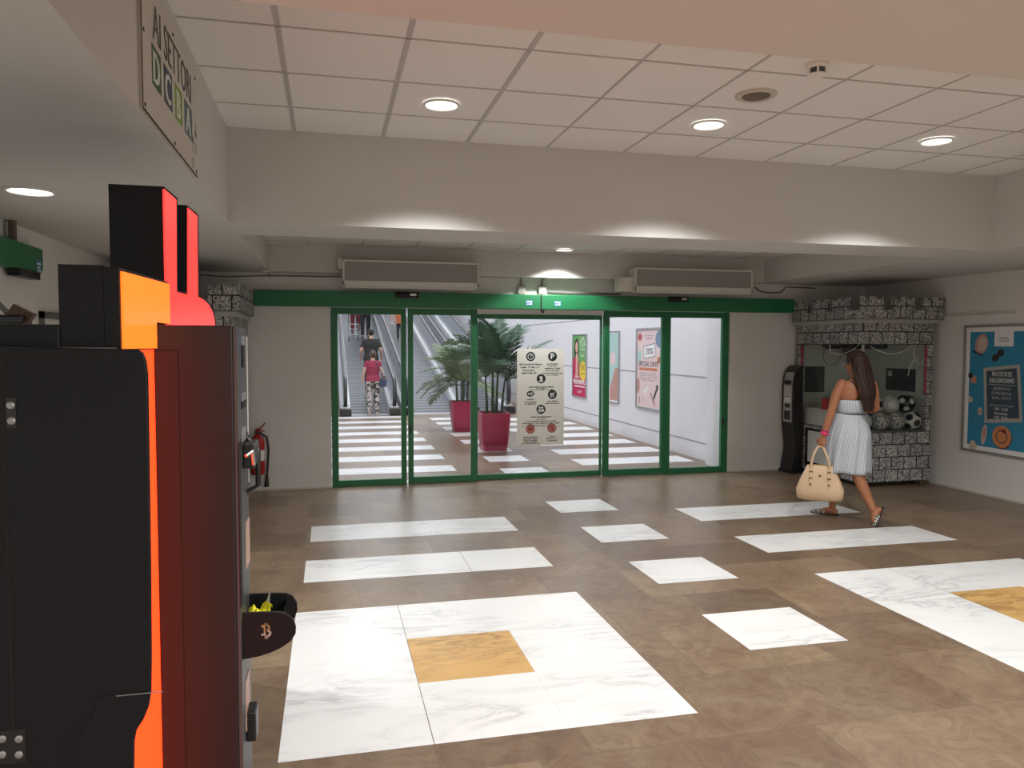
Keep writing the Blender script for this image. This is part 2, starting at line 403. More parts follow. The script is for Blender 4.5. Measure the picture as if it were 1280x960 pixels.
def shell():
    def st(name, b, m): o = b.build(name, m); o['kind'] = 'structure'; return o
    b = MB()
    b.box(XW - .15, 0.02, YD, YD + .15, 0, 2.6); b.box(5.07, XE, YD, YD + .15, 0, 2.6); b.box(0.02, 5.07, YD, YD + .15, 2.09, 2.6)
    st('wall_back', b, PLASTER_W)
    st('wall_left', MB().box(XW - .15, XW, -4.0, YD, 0, 2.6), PLASTER_W)
    st('wall_right', MB().box(XE, XE + .15, -4.0, YD + .15, 0, 2.6), PLASTER_W)
    st('wall_rear', MB().box(XW - .15, XE + .15, -4.15, -4.0, 0, 2.6), PLASTER_W)
    b = MB(); T = 3.35
    b.box(XW, XL, -4.0, YD, Z1, T, 0); b.box(XR, XE, -4.0, YD, Z1, T, 0)
    b.box(XL, XR, -4.0, YP, Z1, T, 0); b.box(XL, XR, YF, YC, Z1, T, 0); b.box(XL, XR, YB, YD, Z1, T, 0)
    b.box(XL, XR, YP, YF, Z2, T, 1); b.box(XL, XR, YC, YB, Z3, T, 1)
    k = 0
    xs = [-.209 + .5825 * k for k in range(10)]
    for i, x in enumerate(xs):
        w = .013 if i < 3 else .007
        b.box(x - w, x + w, YP, YF, Z2 - .004, Z2 + .01, 2)
        b.box(x - .007, x + .007, YC, YB, Z3 - .003, Z3 + .01, 2)
    for y in (2.46, 3.06, 3.655, 4.257, 4.857):
        b.box(XL, XR, y - .006, y + .006, Z2 - .004, Z2 + .01, 2)
    for y in (6.8, 7.4, 8.0):
        b.box(XL, XR, y - .006, y + .006, Z3 - .003, Z3 + .01, 2)
    for y in (8.6,): b.box(XL, XR, y - .006, y + .006, Z3 - .003, Z3 + .01, 2)
    st('ceiling', b, [PLASTER, TILE, GRID])
    # low skirting line of dirt-white sealant
    SK = mat('white_sealant', (0.6, 0.58, 0.53), 0.8)
    st('baseboard_back', MB().box(XW, 0.02, YD - .012, YD, 0, .02).box(5.07, XE, YD - .012, YD, 0, .02), SK)
    st('baseboard_right', MB().box(XE - .012, XE, -4.0, YD, 0, .02), SK)
    st('trim_1', MB().box(XE - .02, XE, 6.70, 7.80, 2.0, 2.03), PLASTER)     # surface cable channel above the poster
    # hall beyond the doors
    st('wall_hall_right', MB().box(HX, HX + .2, YD + .15, HY, 0, 6.6), HALLWALL)
    st('trim_hall_right', MB().box(HX - .003, HX, YD + .15, 30, 2.185, 2.205).box(HX - .003, HX, YD + .15, 30, 1.19, 1.21).box(HX - .003, HX, YD + .15, 30, .235, .255), GROOVE)
    st('wall_hall_left', MB().box(-.75, -.55, YD + .15, HY, 0, 6.6), HALLWALL)
    st('wall_hall_end', MB().box(-.75, HX + .2, HY, HY + .2, 0, 6.6), HALLWALL)
    st('wall_hall_front', MB().box(-.75, HX + .2, YD + .1505, YD + .2, 2.6, 6.6), HALLWALL)
    st('ceiling_hall', MB().box(-.75, HX + .2, YD + .15, HY, 6.6, 6.8), HALLWALL)
    st('trim_2', MB().box(5.10, HX, YD + .152, 9.74, 0, 3.0), HALLWALL)     # white pier where the hall wall meets the doors
shell()

# ------------------------------------------------------------------ the sliding doors
def leaf(name, x0, x1, y0, y1, z0, z1, sl, sr, rb, rt, green=None, lock=None):
    root = struct_root(name, ((x0 + x1) / 2, (y0 + y1) / 2, 0))
    b = MB()
    b.box(x0, x0 + sl, y0, y1, z0, z1); b.box(x1 - sr, x1, y0, y1, z0, z1)
    b.box(x0 + sl, x1 - sr, y0, y1, z0, z0 + rb); b.box(x0 + sl, x1 - sr, y0, y1, z1 - rt, z1)
    o = b.build('door_frame', green or GREEN, root, bevel=.004); o['kind'] = 'structure'
    ym = (y0 + y1) / 2
    g = MB().box(x0 + sl - .008, x1 - sr + .008, ym - .004, ym + .004, z0 + rb - .008, z1 - rt + .008).build('door_glass', GLASS, root); g['kind'] = 'structure'
    if lock:
        l = MB().box(lock[0] - .012, lock[0] + .012, y0 - .018, y0, lock[1] - .05, lock[1] + .05).build('door_lock', BLACKM, root, bevel=.004); l['kind'] = 'structure'
    return root
leaf('door_1', 0.025, 0.886, 9.085, 9.14, 0.0, 2.085, .075, .06, .075, .075)
leaf('door_2', 0.908, 1.735, 9.085, 9.14, 0.006, 2.085, .06, .075, .08, .075, lock=(.93, .66))
leaf('door_3', 1.735, 3.347, 9.15, 9.20, 0.006, 2.03, .02, .02, .065, .055)
leaf('door_4', 3.347, 4.19, 9.085, 9.14, 0.006, 2.085, .075, .06, .08, .075)
leaf('door_5', 4.19, 5.065, 9.085, 9.14, 0.0, 2.085, .06, .09, .075, .075, lock=(4.985, .66))
o = MB().box(1.735, 3.347, 9.10, 9.2, 2.032, 2.089).build('trim_3', PLASTER_W); o['kind'] = 'structure'

h = thing('door_header', 'long green metal beam housing the sliding door gear, above the glass doors', 'door header', (2.56, 9.0, 2.085))
MB().box(-.80, 2.49, 8.95, 9.07, 2.087, 2.262).box(2.494, 5.93, 8.95, 9.07, 2.087, 2.262).build('beam', GREEN, h, bevel=.006)
for x, w in ((2.49, .006),):
    MB().box(x - w, x + w + .004, 8.947, 8.95, 2.085, 2.262).build('joint_seam', SEAM, h)
def sticker(px, py, w, label):
    c = ony(px, py, 8.95)
    t = thing('sticker', label, 'sticker', (c[0], 8.9485, c[2]), 'blue stickers on the green beam')
    SB = mat('sticker_blue', (0.05, 0.16, 0.32), .4); SW = mat('sticker_white', (0.7, 0.75, 0.8), .4)
    b = MB().box(c[0] - w, c[0] + w, 8.9485, 8.95, c[2] - .03, c[2] + .03, 0)
    s = Sheet(b, (c[0], 8.9485, c[2]), (1, 0, 0), (0, 0, 1), (0, -1, 0))
    s.rect(-w * .8, .004, w * .8, .022, 1); s.rect(-w * .8, -.02, w * .2, -.012, 1); s.rect(w * .35, -.022, w * .8, -.004, 1)
    b.build('label', [SB, SW], t, fix=False)
sticker(661.5, 378.5, .042, 'small blue sticker on the green beam, left of its joint seam')
sticker(697, 379.5, .042, 'small blue sticker on the green beam, right of its joint seam')
def motion_sensor(px, py, label):
    c = ony(px, py, 8.93)
    t = thing('motion_sensor', label, 'sensor', (c[0], 8.93, c[2]), 'motion sensors over the sliding doors')
    x, z = c[0], c[2]
    prof = [(8.95, z - .035), (8.905, z - .035), (8.885, z - .005), (8.90, z + .03), (8.95, z + .03)]
    MB().prism([(x - .13, y, q) for y, q in prof], (.26, 0, 0)).build('housing', BLACKM, t, bevel=.004)
    MB().box(x + .03, x + .10, 8.880, 8.892, z - .014, z + .012).build('lens', STEEL, t, bevel=.002)
motion_sensor(509, 368.5, 'black motion sensor on the green beam over the left pair of doors')
motion_sensor(847.5, 374, 'black motion sensor on the green beam over the right pair of doors')
MB().lathe([(.012, 2.087), (.022, 2.075), (.022, 2.055), (.012, 2.045)], (2.52, 8.98, 0)).build('guide_knob', BLACKM, h, smooth=40)

# ------------------------------------------------------------------ air curtains
def air_curtain(p, label, bracket):
    (a, d) = p
    y = 8.62
    A, D = ony(*a, y), ony(*d, y)
    x0, x1, z1_, z0 = A[0], D[0], A[2], D[2]
    t = thing('air_curtain', label, 'air curtain', ((x0 + x1) / 2, 9.0, z0), 'air curtains over the doors')
    b = MB().box(x0, x1, y + .02, YB, z0, z1_)
    b.box(x0, x1, y, y + .02, z1_ - .02, z1_); b.box(x0, x0 + .022, y, y + .02, z0, z1_); b.box(x1 - .022, x1, y, y + .02, z0, z1_); b.box(x0, x1, y, y + .02, z0, z0 + .055)
    b.build('casing', CREAM, t, bevel=.004)
    MB().box(x0 + .022, x1 - .022, y + .010, y + .0205, z0 + .055, z1_ - .02).build('intake_grille', GRILLE, t)
    b = MB()
    for k in range(22):
        zz = z0 + .06 + k * (z1_ - z0 - .085) / 22
        b.box(x0 + .022, x1 - .022, y + .007, y + .011, zz, zz + .004)
    b.build('grille_louvres', GRILLE, t)
    MB().box(x0 + .03, x1 - .03, y + .03, y + .13, z0 - .018, z0).build('outlet_slot', CREAM, t, bevel=.003)
    if bracket == 'l':
        MB().box(x0 - .05, x0, y + .03, YB, z1_ - .10, z1_ + .015).build('side_bracket', CREAM, t, bevel=.004)
    else:
        MB().box(x0 - .17, x0, y + .06, YB, z0 - .005, z0 + .16).build('side_bracket', CREAM, t, bevel=.004)
air_curtain(((428, 324), (599, 360)), 'cream air curtain box above the left pair of glass doors', 'l')
air_curtain(((794, 334), (941, 366)), 'cream air curtain box above the right pair of glass doors', 'r')

# ------------------------------------------------------------------ small fittings on wall and ceiling
def junction_box(px, label):
    c = ony(px, 358, 9.05); x = c[0]
    t = thing('junction_box', label, 'junction box', (x, 9.07, 2.27), 'junction boxes above the green beam')
    JB = mat('grey_junction_box', (0.34, 0.325, 0.295), .6)
    MB().box(x - .048, x + .048, 9.015, 9.07, 2.27, 2.375).build('box', JB, t, bevel=.006)
    MB().cyl((x, 9.04, 2.375), (x, 9.04, 2.46), .012).build('conduit', JB, t, smooth=40)
    MB().lathe([(.03, 9.012), (.03, 9.016)], (x, 0, 2.325), axis='Y').build('cover', JB, t, smooth=40)
junction_box(651.5, 'small grey junction box above the green beam, left of the two')
junction_box(677.5, 'small grey junction box above the green beam, right of the two')
def cable(name, label, pts, r, m, group=None):
    o = MB().tube(pts, r, 8).build(name, m, smooth=50, origin=pts[0]); tag(o, label, 'cable', group); return o
CABLE = mat('grey_cable', (0.12, 0.115, 0.105), .6)
cable('wall_cable', 'thin dark cable along the top of the wall behind the left castle machine', [(-1.9, 9.05, 2.42), (-1.5, 9.05, 2.425), (-1.1, 9.05, 2.405), (-.7, 9.05, 2.425), (-.2, 9.05, 2.43), (.15, 9.05, 2.43)], .006, CABLE)
cable('wall_cable', 'dark cable running right from the junction boxes to the right air curtain', [(2.6, 9.05, 2.30), (2.9, 9.05, 2.29), (3.2, 9.05, 2.295), (3.55, 9.05, 2.295)], .010, CABLE)
cable('wall_cable', 'looped grey cable on the wall above the right end of the green beam', [(5.40, 9.05, 2.42), (5.50, 9.05, 2.36), (5.65, 9.04, 2.345), (5.80, 9.05, 2.36), (5.86, 9.05, 2.43), (6.3, 9.05, 2.42)], .008, CABLE)

def downlight(x, y, z, r, label, group='round ceiling downlights'):
    t = thing('downlight', label, 'ceiling light', (x, y, z), group)
    MB().lathe([(r * 1.16, z), (r * 1.16, z - .008), (r * 1.02, z - .012), (r * .98, z - .004)], (x, y, 0), 40, cap=False).build('trim_ring', WHITEP, t, smooth=40)
    L = mat('lamp_diffuser', (0.9, 0.9, 0.9), .5, emit=(1.0, 0.98, 0.95), estr=4.0)
    MB().lathe([(r, z - .003), (r * .9, z - .004), (r * .5, z - .005), (.002, z - .005)], (x, y, 0), 40).build('lamp', L, t, smooth=60)
DL = [(0.66, 4.58, Z2 - .004, .093), (2.385, 4.58, Z2 - .004, .093), (4.10, 4.56, Z2 - .004, .093), (2.655, 8.54, Z3 - .003, .093), (-1.52, 4.56, Z1, .105)]
for q, lab in zip(DL, ['round white downlight in the tiled ceiling nearest the hanging sectors sign', 'round white downlight in the tiled ceiling beside the round air vent', 'rightmost round white downlight in the large tiled ceiling', 'round white downlight in the small tiled recess above the doors', 'round white downlight in the low plain ceiling over the black machine at left']):
    downlight(*q, lab)
t = thing('ceiling_vent', 'round grey extractor vent in a ceiling tile', 'vent', (2.37, 3.99, Z2))
VN = mat('vent_ring', (0.55, 0.52, 0.46), .6); VD = mat('vent_core', (0.16, 0.13, 0.105), .8)
MB().lathe([(.115, Z2), (.112, Z2 - .012), (.10, Z2 - .018), (.082, Z2 - .014), (.078, Z2 - .004)], (2.37, 3.99, 0), 36, cap=False).build('ring', VN, t, smooth=50)
MB().lathe([(.075, Z2 - .004), (.07, Z2 - .016), (.03, Z2 - .022), (.002, Z2 - .022)], (2.37, 3.99, 0), 30).build('core_disc', VD, t, smooth=50)
t = thing('smoke_detector', 'small round smoke detector on the tiled ceiling at the edge of the low beam', 'smoke detector', (2.42, 3.50, Z2))
MB().lathe([(.055, Z2), (.058, Z2 - .012), (.05, Z2 - .022)], (2.42, 3.50, 0), 28).build('base', WHITEP, t, smooth=40)
MB().lathe([(.038, Z2 - .022), (.042, Z2 - .03), (.036, Z2 - .045), (.02, Z2 - .05)], (2.42, 3.50, 0), 28).build('sensor_head', DGREY, t, smooth=40)
MB().lathe([(.048, Z2 - .050), (.046, Z2 - .056), (.01, Z2 - .058)], (2.42, 3.50, 0), 28).build('cap', WHITEP, t, smooth=40)
for zz in (0,):
    for k in range(6):
        b = MB(); a = k * PI / 3; b.box(2.42 + .045 * math.cos(a) - .004, 2.42 + .045 * math.cos(a) + .004, 3.50 + .045 * math.sin(a) - .004, 3.50 + .045 * math.sin(a) + .004, Z2 - .052, Z2 - .022)
        b.build('rib', WHITEP, t)
# sensor box at the left end of the recess, camera at its right end
c = ony(333, 331, YB - .01)
t = thing('wall_speaker', 'small cream wall speaker at the left end of the recess above the doors', 'speaker', (c[0], YB, c[2]))
MB().box(c[0] - .035, c[0] + .035, YB - .07, YB, c[2] - .085, c[2] + .07).build('case', CREAM, t, bevel=.006)
b = MB()
for k in range(5): b.box(c[0] - .026, c[0] + .026, YB - .074, YB - .07, c[2] - .06 + k * .024, c[2] - .052 + k * .024)
b.build('slot', DGREY, t)
MB().cyl((c[0] + .02, YB - .03, c[2] - .085), (c[0] + .03, YB - .01, c[2] - .13), .006).build('lead', CABLE, t)
c = ony(964, 330, YB - .01)
t = thing('security_camera', 'small white camera box on the wall above the right end of the air curtain', 'camera', (c[0], YB, c[2]))
MB().box(c[0] - .035, c[0] + .035, YB - .08, YB - .02, c[2] - .07, c[2] + .06).build('case', WHITEP, t, bevel=.008)
MB().box(c[0] - .012, c[0] + .024, YB - .085, YB - .079, c[2] - .025, c[2] + .035).build('lens', BLACKM, t, bevel=.003)
MB().cyl((c[0], 8.97, c[2]), (c[0], YB, c[2]), .02).build('mount', WHITEP, t)
MB().box(c[0] - .012, c[0] + .012, YB - .05, YB, c[2] + .06, c[2] + .09).build('top_bracket', DGREY, t)

# ------------------------------------------------------------------ sectors sign on the bulkhead
xs = XL + .012
t = thing('sectors_sign', 'white board reading AI SETTORI with coloured letter squares, on the bulkhead', 'sign', (XL, 3.6, 2.48))
ya, yb = onx(177.5, 80, xs)[1], onx(246, 180, xs)[1]
SIGNW = mat('sign_white', (0.57, 0.55, 0.50), .6); SIGNG = mat('sign_grey_letters', (0.10, 0.10, 0.09), .6)
MB().box(XL, xs, ya, yb, 2.478, 2.985).build('board', SIGNW, t, bevel=.002)
b = MB(); s = Sheet(b, (xs, 0, 0), (0, 1, 0), (0, 0, 1), (1, 0, 0))
MS = [SIGNG, mat('sign_green', (0.03, 0.10, 0.035), .5), mat('sign_blue', (0.045, 0.07, 0.13), .5), mat('sign_lime', (0.20, 0.36, 0.05), .5), mat('sign_teal', (0.10, 0.16, 0.20), .5), mat('sign_pale', (0.62, 0.68, 0.62), .5), mat('board_edge_black', (0.01, .01, .01), .6)]
y0, y1 = onx(190.5, 30, xs)[1], onx(238, 100, xs)[1]
s.text('AI SETTORI', (y0 + y1) / 2, 2.79, .135, 0, width=y1 - y0, bold=.006)
L4 = [('D', 190, 202, 1), ('C', 204.5, 215.5, 2), ('B', 218, 227.5, 3), ('A', 229.5, 239.5, 4)]
for ch, p0, p1, m in L4:
    q0, q1 = onx(p0, 100, xs)[1], onx(p1, 130, xs)[1]
    s.rect(q0, 2.615, q1, 2.765, m); s.text(ch, (q0 + q1) / 2, 2.632, .115, 5, bold=.008)
for yy, zz, up in ((4.075, 2.70, 1), (3.99, 2.61, -1)):
    s.rect(yy - .007, zz - .035, yy + .007, zz + .035, 0)
    s.poly([(yy - .03, zz - .01 * up), (yy + .03, zz - .01 * up), (yy, zz - .05 * up)] if up < 0 else [(yy - .03, zz - .01), (yy + .03, zz - .01), (yy, zz - .05)], 0)
    for k in range(3): s.rect(yy - .035, zz - .075 - .018 * k, yy + .03 - .01 * k, zz - .068 - .018 * k, 0)
b.build('lettering', MS, t, fix=False)
b = MB().box(xs, xs + .001, ya - .002, ya + .006, 2.478, 2.985).box(xs, xs + .001, ya, yb, 2.476, 2.484)
b.build('edge_line', SEAM, t)
for yy, zz in ((ya + .03, 2.50), (yb - .03, 2.50), (yb - .03, 2.95), (ya + .03, 2.95), ((ya + yb) / 2, 2.5), ((ya + yb) / 2, 2.95), (ya + .03, 2.76)):
    MB().lathe([(.008, xs), (.008, xs + .003), (.003, xs + .004)], (0, yy, zz), 12, axis='X').build('screw', DGREY, t)
# ------------------------------------------------------------------ the black machines at the left
YA = 1.95                                  # near side panel of the nearest machine
XO = -0.486                                 # plane of its lit orange front
def P_y(px, py, y): p = ony(px, py, y); return (p[0], y, p[2])
def P_x(px, py, x): p = onx(px, py, x); return (x, p[1], p[2])

def bolts(t, pts, y):
    for px, py in pts:
        c = ony(px, py, y)
        MB().lathe([(.0085, y), (.0085, y - .003), (.005, y - .005), (.001, y - .005)], (c[0], 0, c[2]), 16, axis='Y').build('bolt', BOLT, t, smooth=40)

A = thing('arcade_machine', 'nearest big black machine with a lit orange front, its flat side facing us', 'arcade machine', (-1.0, 2.15, 0))
prof = [P_y(184.5, 470, YA), P_y(182.5, 452, YA), P_y(178.5, 441, YA), P_y(172, 436.5, YA), P_y(-190, 430, YA)]
zb = 0.0
right = [(186, 560), (188, 700), (189, 820), (188.5, 866), (185.5, 884), (179, 900), (170, 914), (167.5, 928), (166, 1000)]
poly = [P_y(px, py, YA) for px, py in right][::-1]
p0 = P_y(168, 1000, YA); poly = [(p0[0], YA, 0.0)] + poly + prof + [(P_y(-190, 430, YA)[0], YA, 0.0)]
MB().prism(poly, (0, .014, 0)).build('side_panel', BLACK, A, smooth=25, bevel=.004)
top = ony(0, 405, YA + .04)[2]
MB().box(-1.32, XO - .06, YA + .04, 2.36, 0.0, 1.60).box(-1.32, ony(72, 331, YA + .04)[0], YA + .04, 2.36, 1.60, top).build('body', BLACK, A, bevel=.004)
# door outline on the side panel
b = MB(); xa, xb = ony(4, 500, YA)[0], ony(-170, 500, YA)[0]; za = ony(4, 437.5, YA)[2] - .012
for q in (xa,): b.box(q - .002, q + .002, YA - .001, YA + .002, .02, za)
b.box(xa, ony(172, 437, YA)[0], YA - .001, YA + .002, za - .002, za + .002)
b.build('door_seam', SEAM, A)
for pts_ in (((7, 497), (21, 535)), ((-4, 914), (33, 952))):
    a_, d_ = ony(*pts_[0], YA), ony(*pts_[1], YA)
    MB().box(a_[0], d_[0], YA - .002, YA + .001, d_[2], a_[2]).build('hinge_plate', BLACKM, A)
bolts(A, [(13.5, 506.5), (14.5, 526), (3, 923.5), (24, 923.5), (3, 943), (24, 943)], YA - .002)
# raised flared sheet at the foot of the side
q = [P_y(px, py, YA - .004) for px, py in [(165, 1000), (166.5, 926), (170, 912), (179, 897), (185, 882), (187.5, 866), (124, 872), (117, 890), (100, 921), (96, 1000)]]
q = [(q[0][0], YA - .004, 0.0)] + q + [(q[-1][0], YA - .004, 0.0)]
MB().prism(q, (0, .005, 0)).build('kick_flare', BLACK, A, bevel=.0015)
b = MB(); b.box(ony(125, 0, YA)[0], ony(186, 0, YA)[0], YA - .006, YA - .003, ony(150, 869, YA)[2], ony(150, 868, YA)[2])
b.build('flare_edge', mat('pale_edge', (0.16, 0.16, 0.16), .4), A)  # paler strip paints the highlight along the flare's edge
# lit front and marquee
ye = 2.372
b = MB(); b.box(XO - .012, XO, YA + .04, ye, 0.0, ony(190, 437, 2.3)[2])
b.build('front_light_panel', ORANGER, A)
m0 = P_x(152, 334, XO + .01); m1 = P_x(212.5, 352.5, XO + .01)
mz0 = ony(100, 436, m0[1])[2]
zn = ony(250, 406.5, 2.375)[2] + .006      # it steps up over the coin cabinet
MB().prism([(XO + .004, m0[1], mz0), (XO + .004, 2.368, mz0), (XO + .004, 2.368, zn), (XO + .004, m1[1], zn), (XO + .004, m1[1], m1[2]), (XO + .004, m0[1], m0[2])], (-.034, 0, 0), 0).build('marquee_case', BLACK, A)
MB().prism([(XO + .01, m0[1] + .012, mz0 + .0), (XO + .01, 2.368, mz0), (XO + .01, 2.368, zn + .002), (XO + .01, m1[1] - .008, zn + .002), (XO + .01, m1[1] - .008, m1[2] - .007), (XO + .01, m0[1] + .012, m0[2] - .009)], (-.01, 0, 0), 0).build('marquee', ORANGE, A)
c0 = ony(72, 331, m0[1]); 
MB().box(c0[0], XO - .031, m0[1], m1[1] - .05, mz0 + .004, ony(110, 331, m0[1])[2]).build('light_box', BLACK, A)
MB().box(c0[0], XO - .005, m0[1] - .003, m0[1], mz0 - .002, mz0 + .003).build('box_lip', mat('pale_edge', (0.16, .16, .16)), A)

# red lit machine behind
XRD = -0.53
B = thing('arcade_machine', 'black machine behind with a tall twin-towered topper lit red', 'arcade machine', (-1.0, 2.8, 0))
yb_ = onx(270, 400, XRD)[1]
out = [(213, 412), (205, 233), (222, 247.5), (222.5, 363), (234, 366), (234, 256.5), (248, 268.5), (249, 369), (256, 373), (262, 379), (266.5, 387), (269.5, 397), (271, 412)]
pts = [P_x(px, py, XRD) for px, py in out]
pts[0] = (XRD, pts[1][1], pts[0][2])
MB().prism(pts, (-.17, 0, 0), 0).build('topper_case', BLACK, B)
cy = sum(p[1] for p in pts) / len(pts); cz = sum(p[2] for p in pts) / len(pts)
inn = [(213, 414), (205.6, 236.5), (220.4, 249.5), (221, 365), (235.4, 368.6), (235.4, 260), (246.6, 270), (247.4, 371), (255, 375), (260.8, 380.6), (265, 388), (268, 397.5), (269.4, 413)]
ip = [P_x(px, py, XRD + .004) for px, py in inn]; ip[0] = (XRD + .004, ip[1][1], ip[0][2])
MB().prism(ip, (-.006, 0, 0), 0).build('topper_light', RED, B)
zt = ony(240, 413, 2.55)[2]
MB().box(-1.32, -.56, 2.40, yb_ + .02, 0.0, 1.69).build('body', BLACK, B, bevel=.006)
MB().box(-.585, XRD, pts[1][1], yb_, 1.60, pts[0][2] + .004).build('topper_base', BLACK, B)
MB().box(-.56, -.548, 2.40, yb_, 0.05, 1.6).build('front_panel', DGREY, B)

# coin cabinet standing in front of it
XC = -0.262; Y0 = 2.375; Y1 = 2.655
Cc = thing('coin_cabinet', 'slim black coin cabinet with slots and a tray, in front of the red lit machine', 'coin machine', (-.385, 2.5, 0))
xl = ony(195.2, 600, Y0)[0]; zt = ony(250, 406.5, Y0)[2]
MB().box(xl, XC - .012, Y0, Y1, 0.0, zt).build('body', BLACKC, Cc, bevel=.004)
MB().box(XC - .012, XC, Y0 + .004, Y1 - .012, .03, zt - .004).build('front_panel', DGREY, Cc, bevel=.002)
MB().box(XC - .012, XC + .003, Y1 - .012, Y1 - .006, ony(312, 602, Y1)[2], zt - .03).build('edge_strip', WHITEP, Cc)
b = MB(); q = ony(222.5, 438, Y0); 
b.box(q[0] - .0015, q[0] + .0015, Y0 - .001, Y0 + .002, .05, q[2]); b.box(xl + .005, q[0], Y0 - .001, Y0 + .002, q[2] - .0015, q[2] + .0015)
b.build('door_seam', SEAM, Cc)
def front(px0, py0, px1, py1, name, m, th=.003, bev=.0):
    a, d = onx(px0, py0, XC), onx(px1, py1, XC)
    MB().box(XC - .002, XC + th, a[1], d[1], d[2], a[2]).build(name, m, Cc, bevel=bev)
LAB = mat('metal_label', (0.25, 0.27, 0.28), .35, .3)
front(301.2, 420, 305.2, 431, 'slot_label', LAB); front(301.4, 432, 304.2, 459, 'coin_slot', SEAM, .004)
front(301.4, 492, 306.2, 501, 'slot_label', LAB); front(301.4, 502, 306, 508, 'coin_slot', SEAM, .004)
front(301.2, 537, 306.4, 548, 'slot_label', LAB)
front(300.6, 549, 312, 551, 'door_seam', SEAM, .001); front(300.4, 551, 301.2, 760, 'door_seam', SEAM, .001)
STK = mat('pink_print', (0.50, 0.33, 0.27), .5, vary=.5, vscale=60)
front(306.5, 655, 311.5, 700, 'printed_label', STK); front(306.5, 852, 311.5, 896, 'printed_label', STK)
a = onx(303, 556, XC); d = onx(308.5, 579, XC)
MB().box(XC, XC + .035, a[1], d[1] + .03, d[2], a[2]).build('coin_lock', BLACKM, Cc, bevel=.005)
a2 = onx(305, 570, XC + .03)
MB().tube([(XC + .035, a2[1], a2[2]), (XC + .05, a2[1] + .02, a2[2] + .01), (XC + .052, a2[1] + .04, a2[2] - .03)], .005, 8).build('lock_tab', STEEL, Cc, smooth=40)
a = onx(309.5, 590, XC)
MB().tube([(XC, Y1 - .06, a[2] + .12), (XC + .035, Y1 - .06, a[2] + .08), (XC + .035, Y1 - .06, a[2] - .04), (XC, Y1 - .06, a[2] - .06)], .009, 8).build('pull_handle', BLACKM, Cc, smooth=40)
a = onx(309, 905, XC)
MB().box(XC, XC + .03, a[1] - .03, a[1] + .05, a[2] - .045, a[2] + .05).build('lower_latch', BLACKM, Cc, bevel=.005)
# prize tray with two cheeks
yn = Y0 + .012
outl = [(303, 767), (330, 765.5), (350, 765.5), (360, 769), (366.5, 775), (370, 784), (369.5, 792), (364, 801), (352, 809.5), (338, 816), (322, 821), (303, 824.5)]
MB().prism([P_y(px, py, yn) for px, py in outl], (0, .012, 0)).build('tray_cheek', BLACK, Cc, smooth=30)
ch = [tuple(p) for p in [P_y(px, py, yn) for px, py in outl]]
top_, hgt = ch[0][2], ch[0][2] - ch[-1][2]
yf2 = Y1 - .02
far = [P_y(px, py, yf2) for px, py in [(304, 742), (340, 740.5), (358, 740.5), (366, 744), (371, 752), (372, 761), (369, 770), (364, 774), (345, 790), (304, 806)]]
MB().prism(far, (0, -.012, 0)).build('tray_cheek', BLACK, Cc, smooth=30)
b = MB()
fl = [(XC, top_ - hgt * .75), (XC + .08, top_ - hgt * .62), (XC + .115, top_ - hgt * .4), (XC + .118, top_ - hgt * .28)]
for (x0_, z0_), (x1_, z1_) in zip(fl[:-1], fl[1:]):
    b.add([(x0_, yn + .01, z0_), (x1_, yn + .01, z1_), (x1_, yf2 - .01, z1_), (x0_, yf2 - .01, z0_), (x0_, yn + .01, z0_ - .006), (x1_, yn + .01, z1_ - .006), (x1_, yf2 - .01, z1_ - .006), (x0_, yf2 - .01, z0_ - .006)], [(0, 1, 2, 3), (7, 6, 5, 4), (0, 4, 5, 1), (1, 5, 6, 2), (2, 6, 7, 3), (3, 7, 4, 0)])
b.build('tray_floor', BLACKM, Cc)
# emblem: a B with a split spine and ticks, gold over silver
GOLD = mat('emblem_gold', (0.30, 0.26, 0.13), .35, .4); SILV = mat('emblem_silver', (0.42, 0.40, 0.37), .35, .4)
b = MB(); ec = P_y(332.5, 789, yn); s = Sheet(b, (ec[0], yn, ec[2]), (1, 0, 0), (0, 0, 1), (0, -1, 0)); s.e = .0006
def arc(cx, cz, r0, r1, a0, a1, m, n=12):
    for i in range(n):
        a, d = a0 + (a1 - a0) * i / n, a0 + (a1 - a0) * (i + 1) / n
        s.poly([(cx + r0 * math.cos(a), cz + r0 * math.sin(a)), (cx + r1 * math.cos(a), cz + r1 * math.sin(a)), (cx + r1 * math.cos(d), cz + r1 * math.sin(d)), (cx + r0 * math.cos(d), cz + r0 * math.sin(d))], m)
k = .0115
arc(.2 * k, .95 * k, .35 * k, .85 * k, -PI / 2, PI / 2, 0); arc(.35 * k, -.6 * k, .4 * k, 1.0 * k, -PI / 2, PI / 2, 1)
s.rect(-.9 * k, .9 * k, -.1 * k, 1.75 * k, 0); s.rect(-.55 * k, -.2 * k, -.1 * k, .9 * k, 0); s.rect(-1.2 * k, 1.25 * k, -.9 * k, 1.75 * k, 0)
s.rect(-.55 * k, -1.1 * k, -.1 * k, -.2 * k, 1); s.rect(-1.2 * k, -1.1 * k, -.5 * k, -.6 * k, 1)
s.rect(.08 * k, .05 * k, .4 * k, .5 * k, 0); s.rect(.08 * k, -1.6 * k, .4 * k, -1.0 * k, 1); s.rect(-.35 * k, -2.0 * k, -.1 * k, -1.1 * k, 1); s.rect(.12 * k, -2.1 * k, .4 * k, -1.5 * k, 1); s.rect(-.35 * k, 1.75 * k, -.1 * k, 2.2 * k, 0); s.rect(.1 * k, 1.7 * k, .35 * k, 2.15 * k, 0)
b.build('tray_emblem', [GOLD, SILV], Cc, fix=False)
YEL = mat('yellow_paper', (0.75, 0.72, 0.01), .6)
t = thing('yellow_paper', 'crumpled bright yellow paper lying in the black tray', 'paper', (XC + .04, Y0 + .14, 1.0))
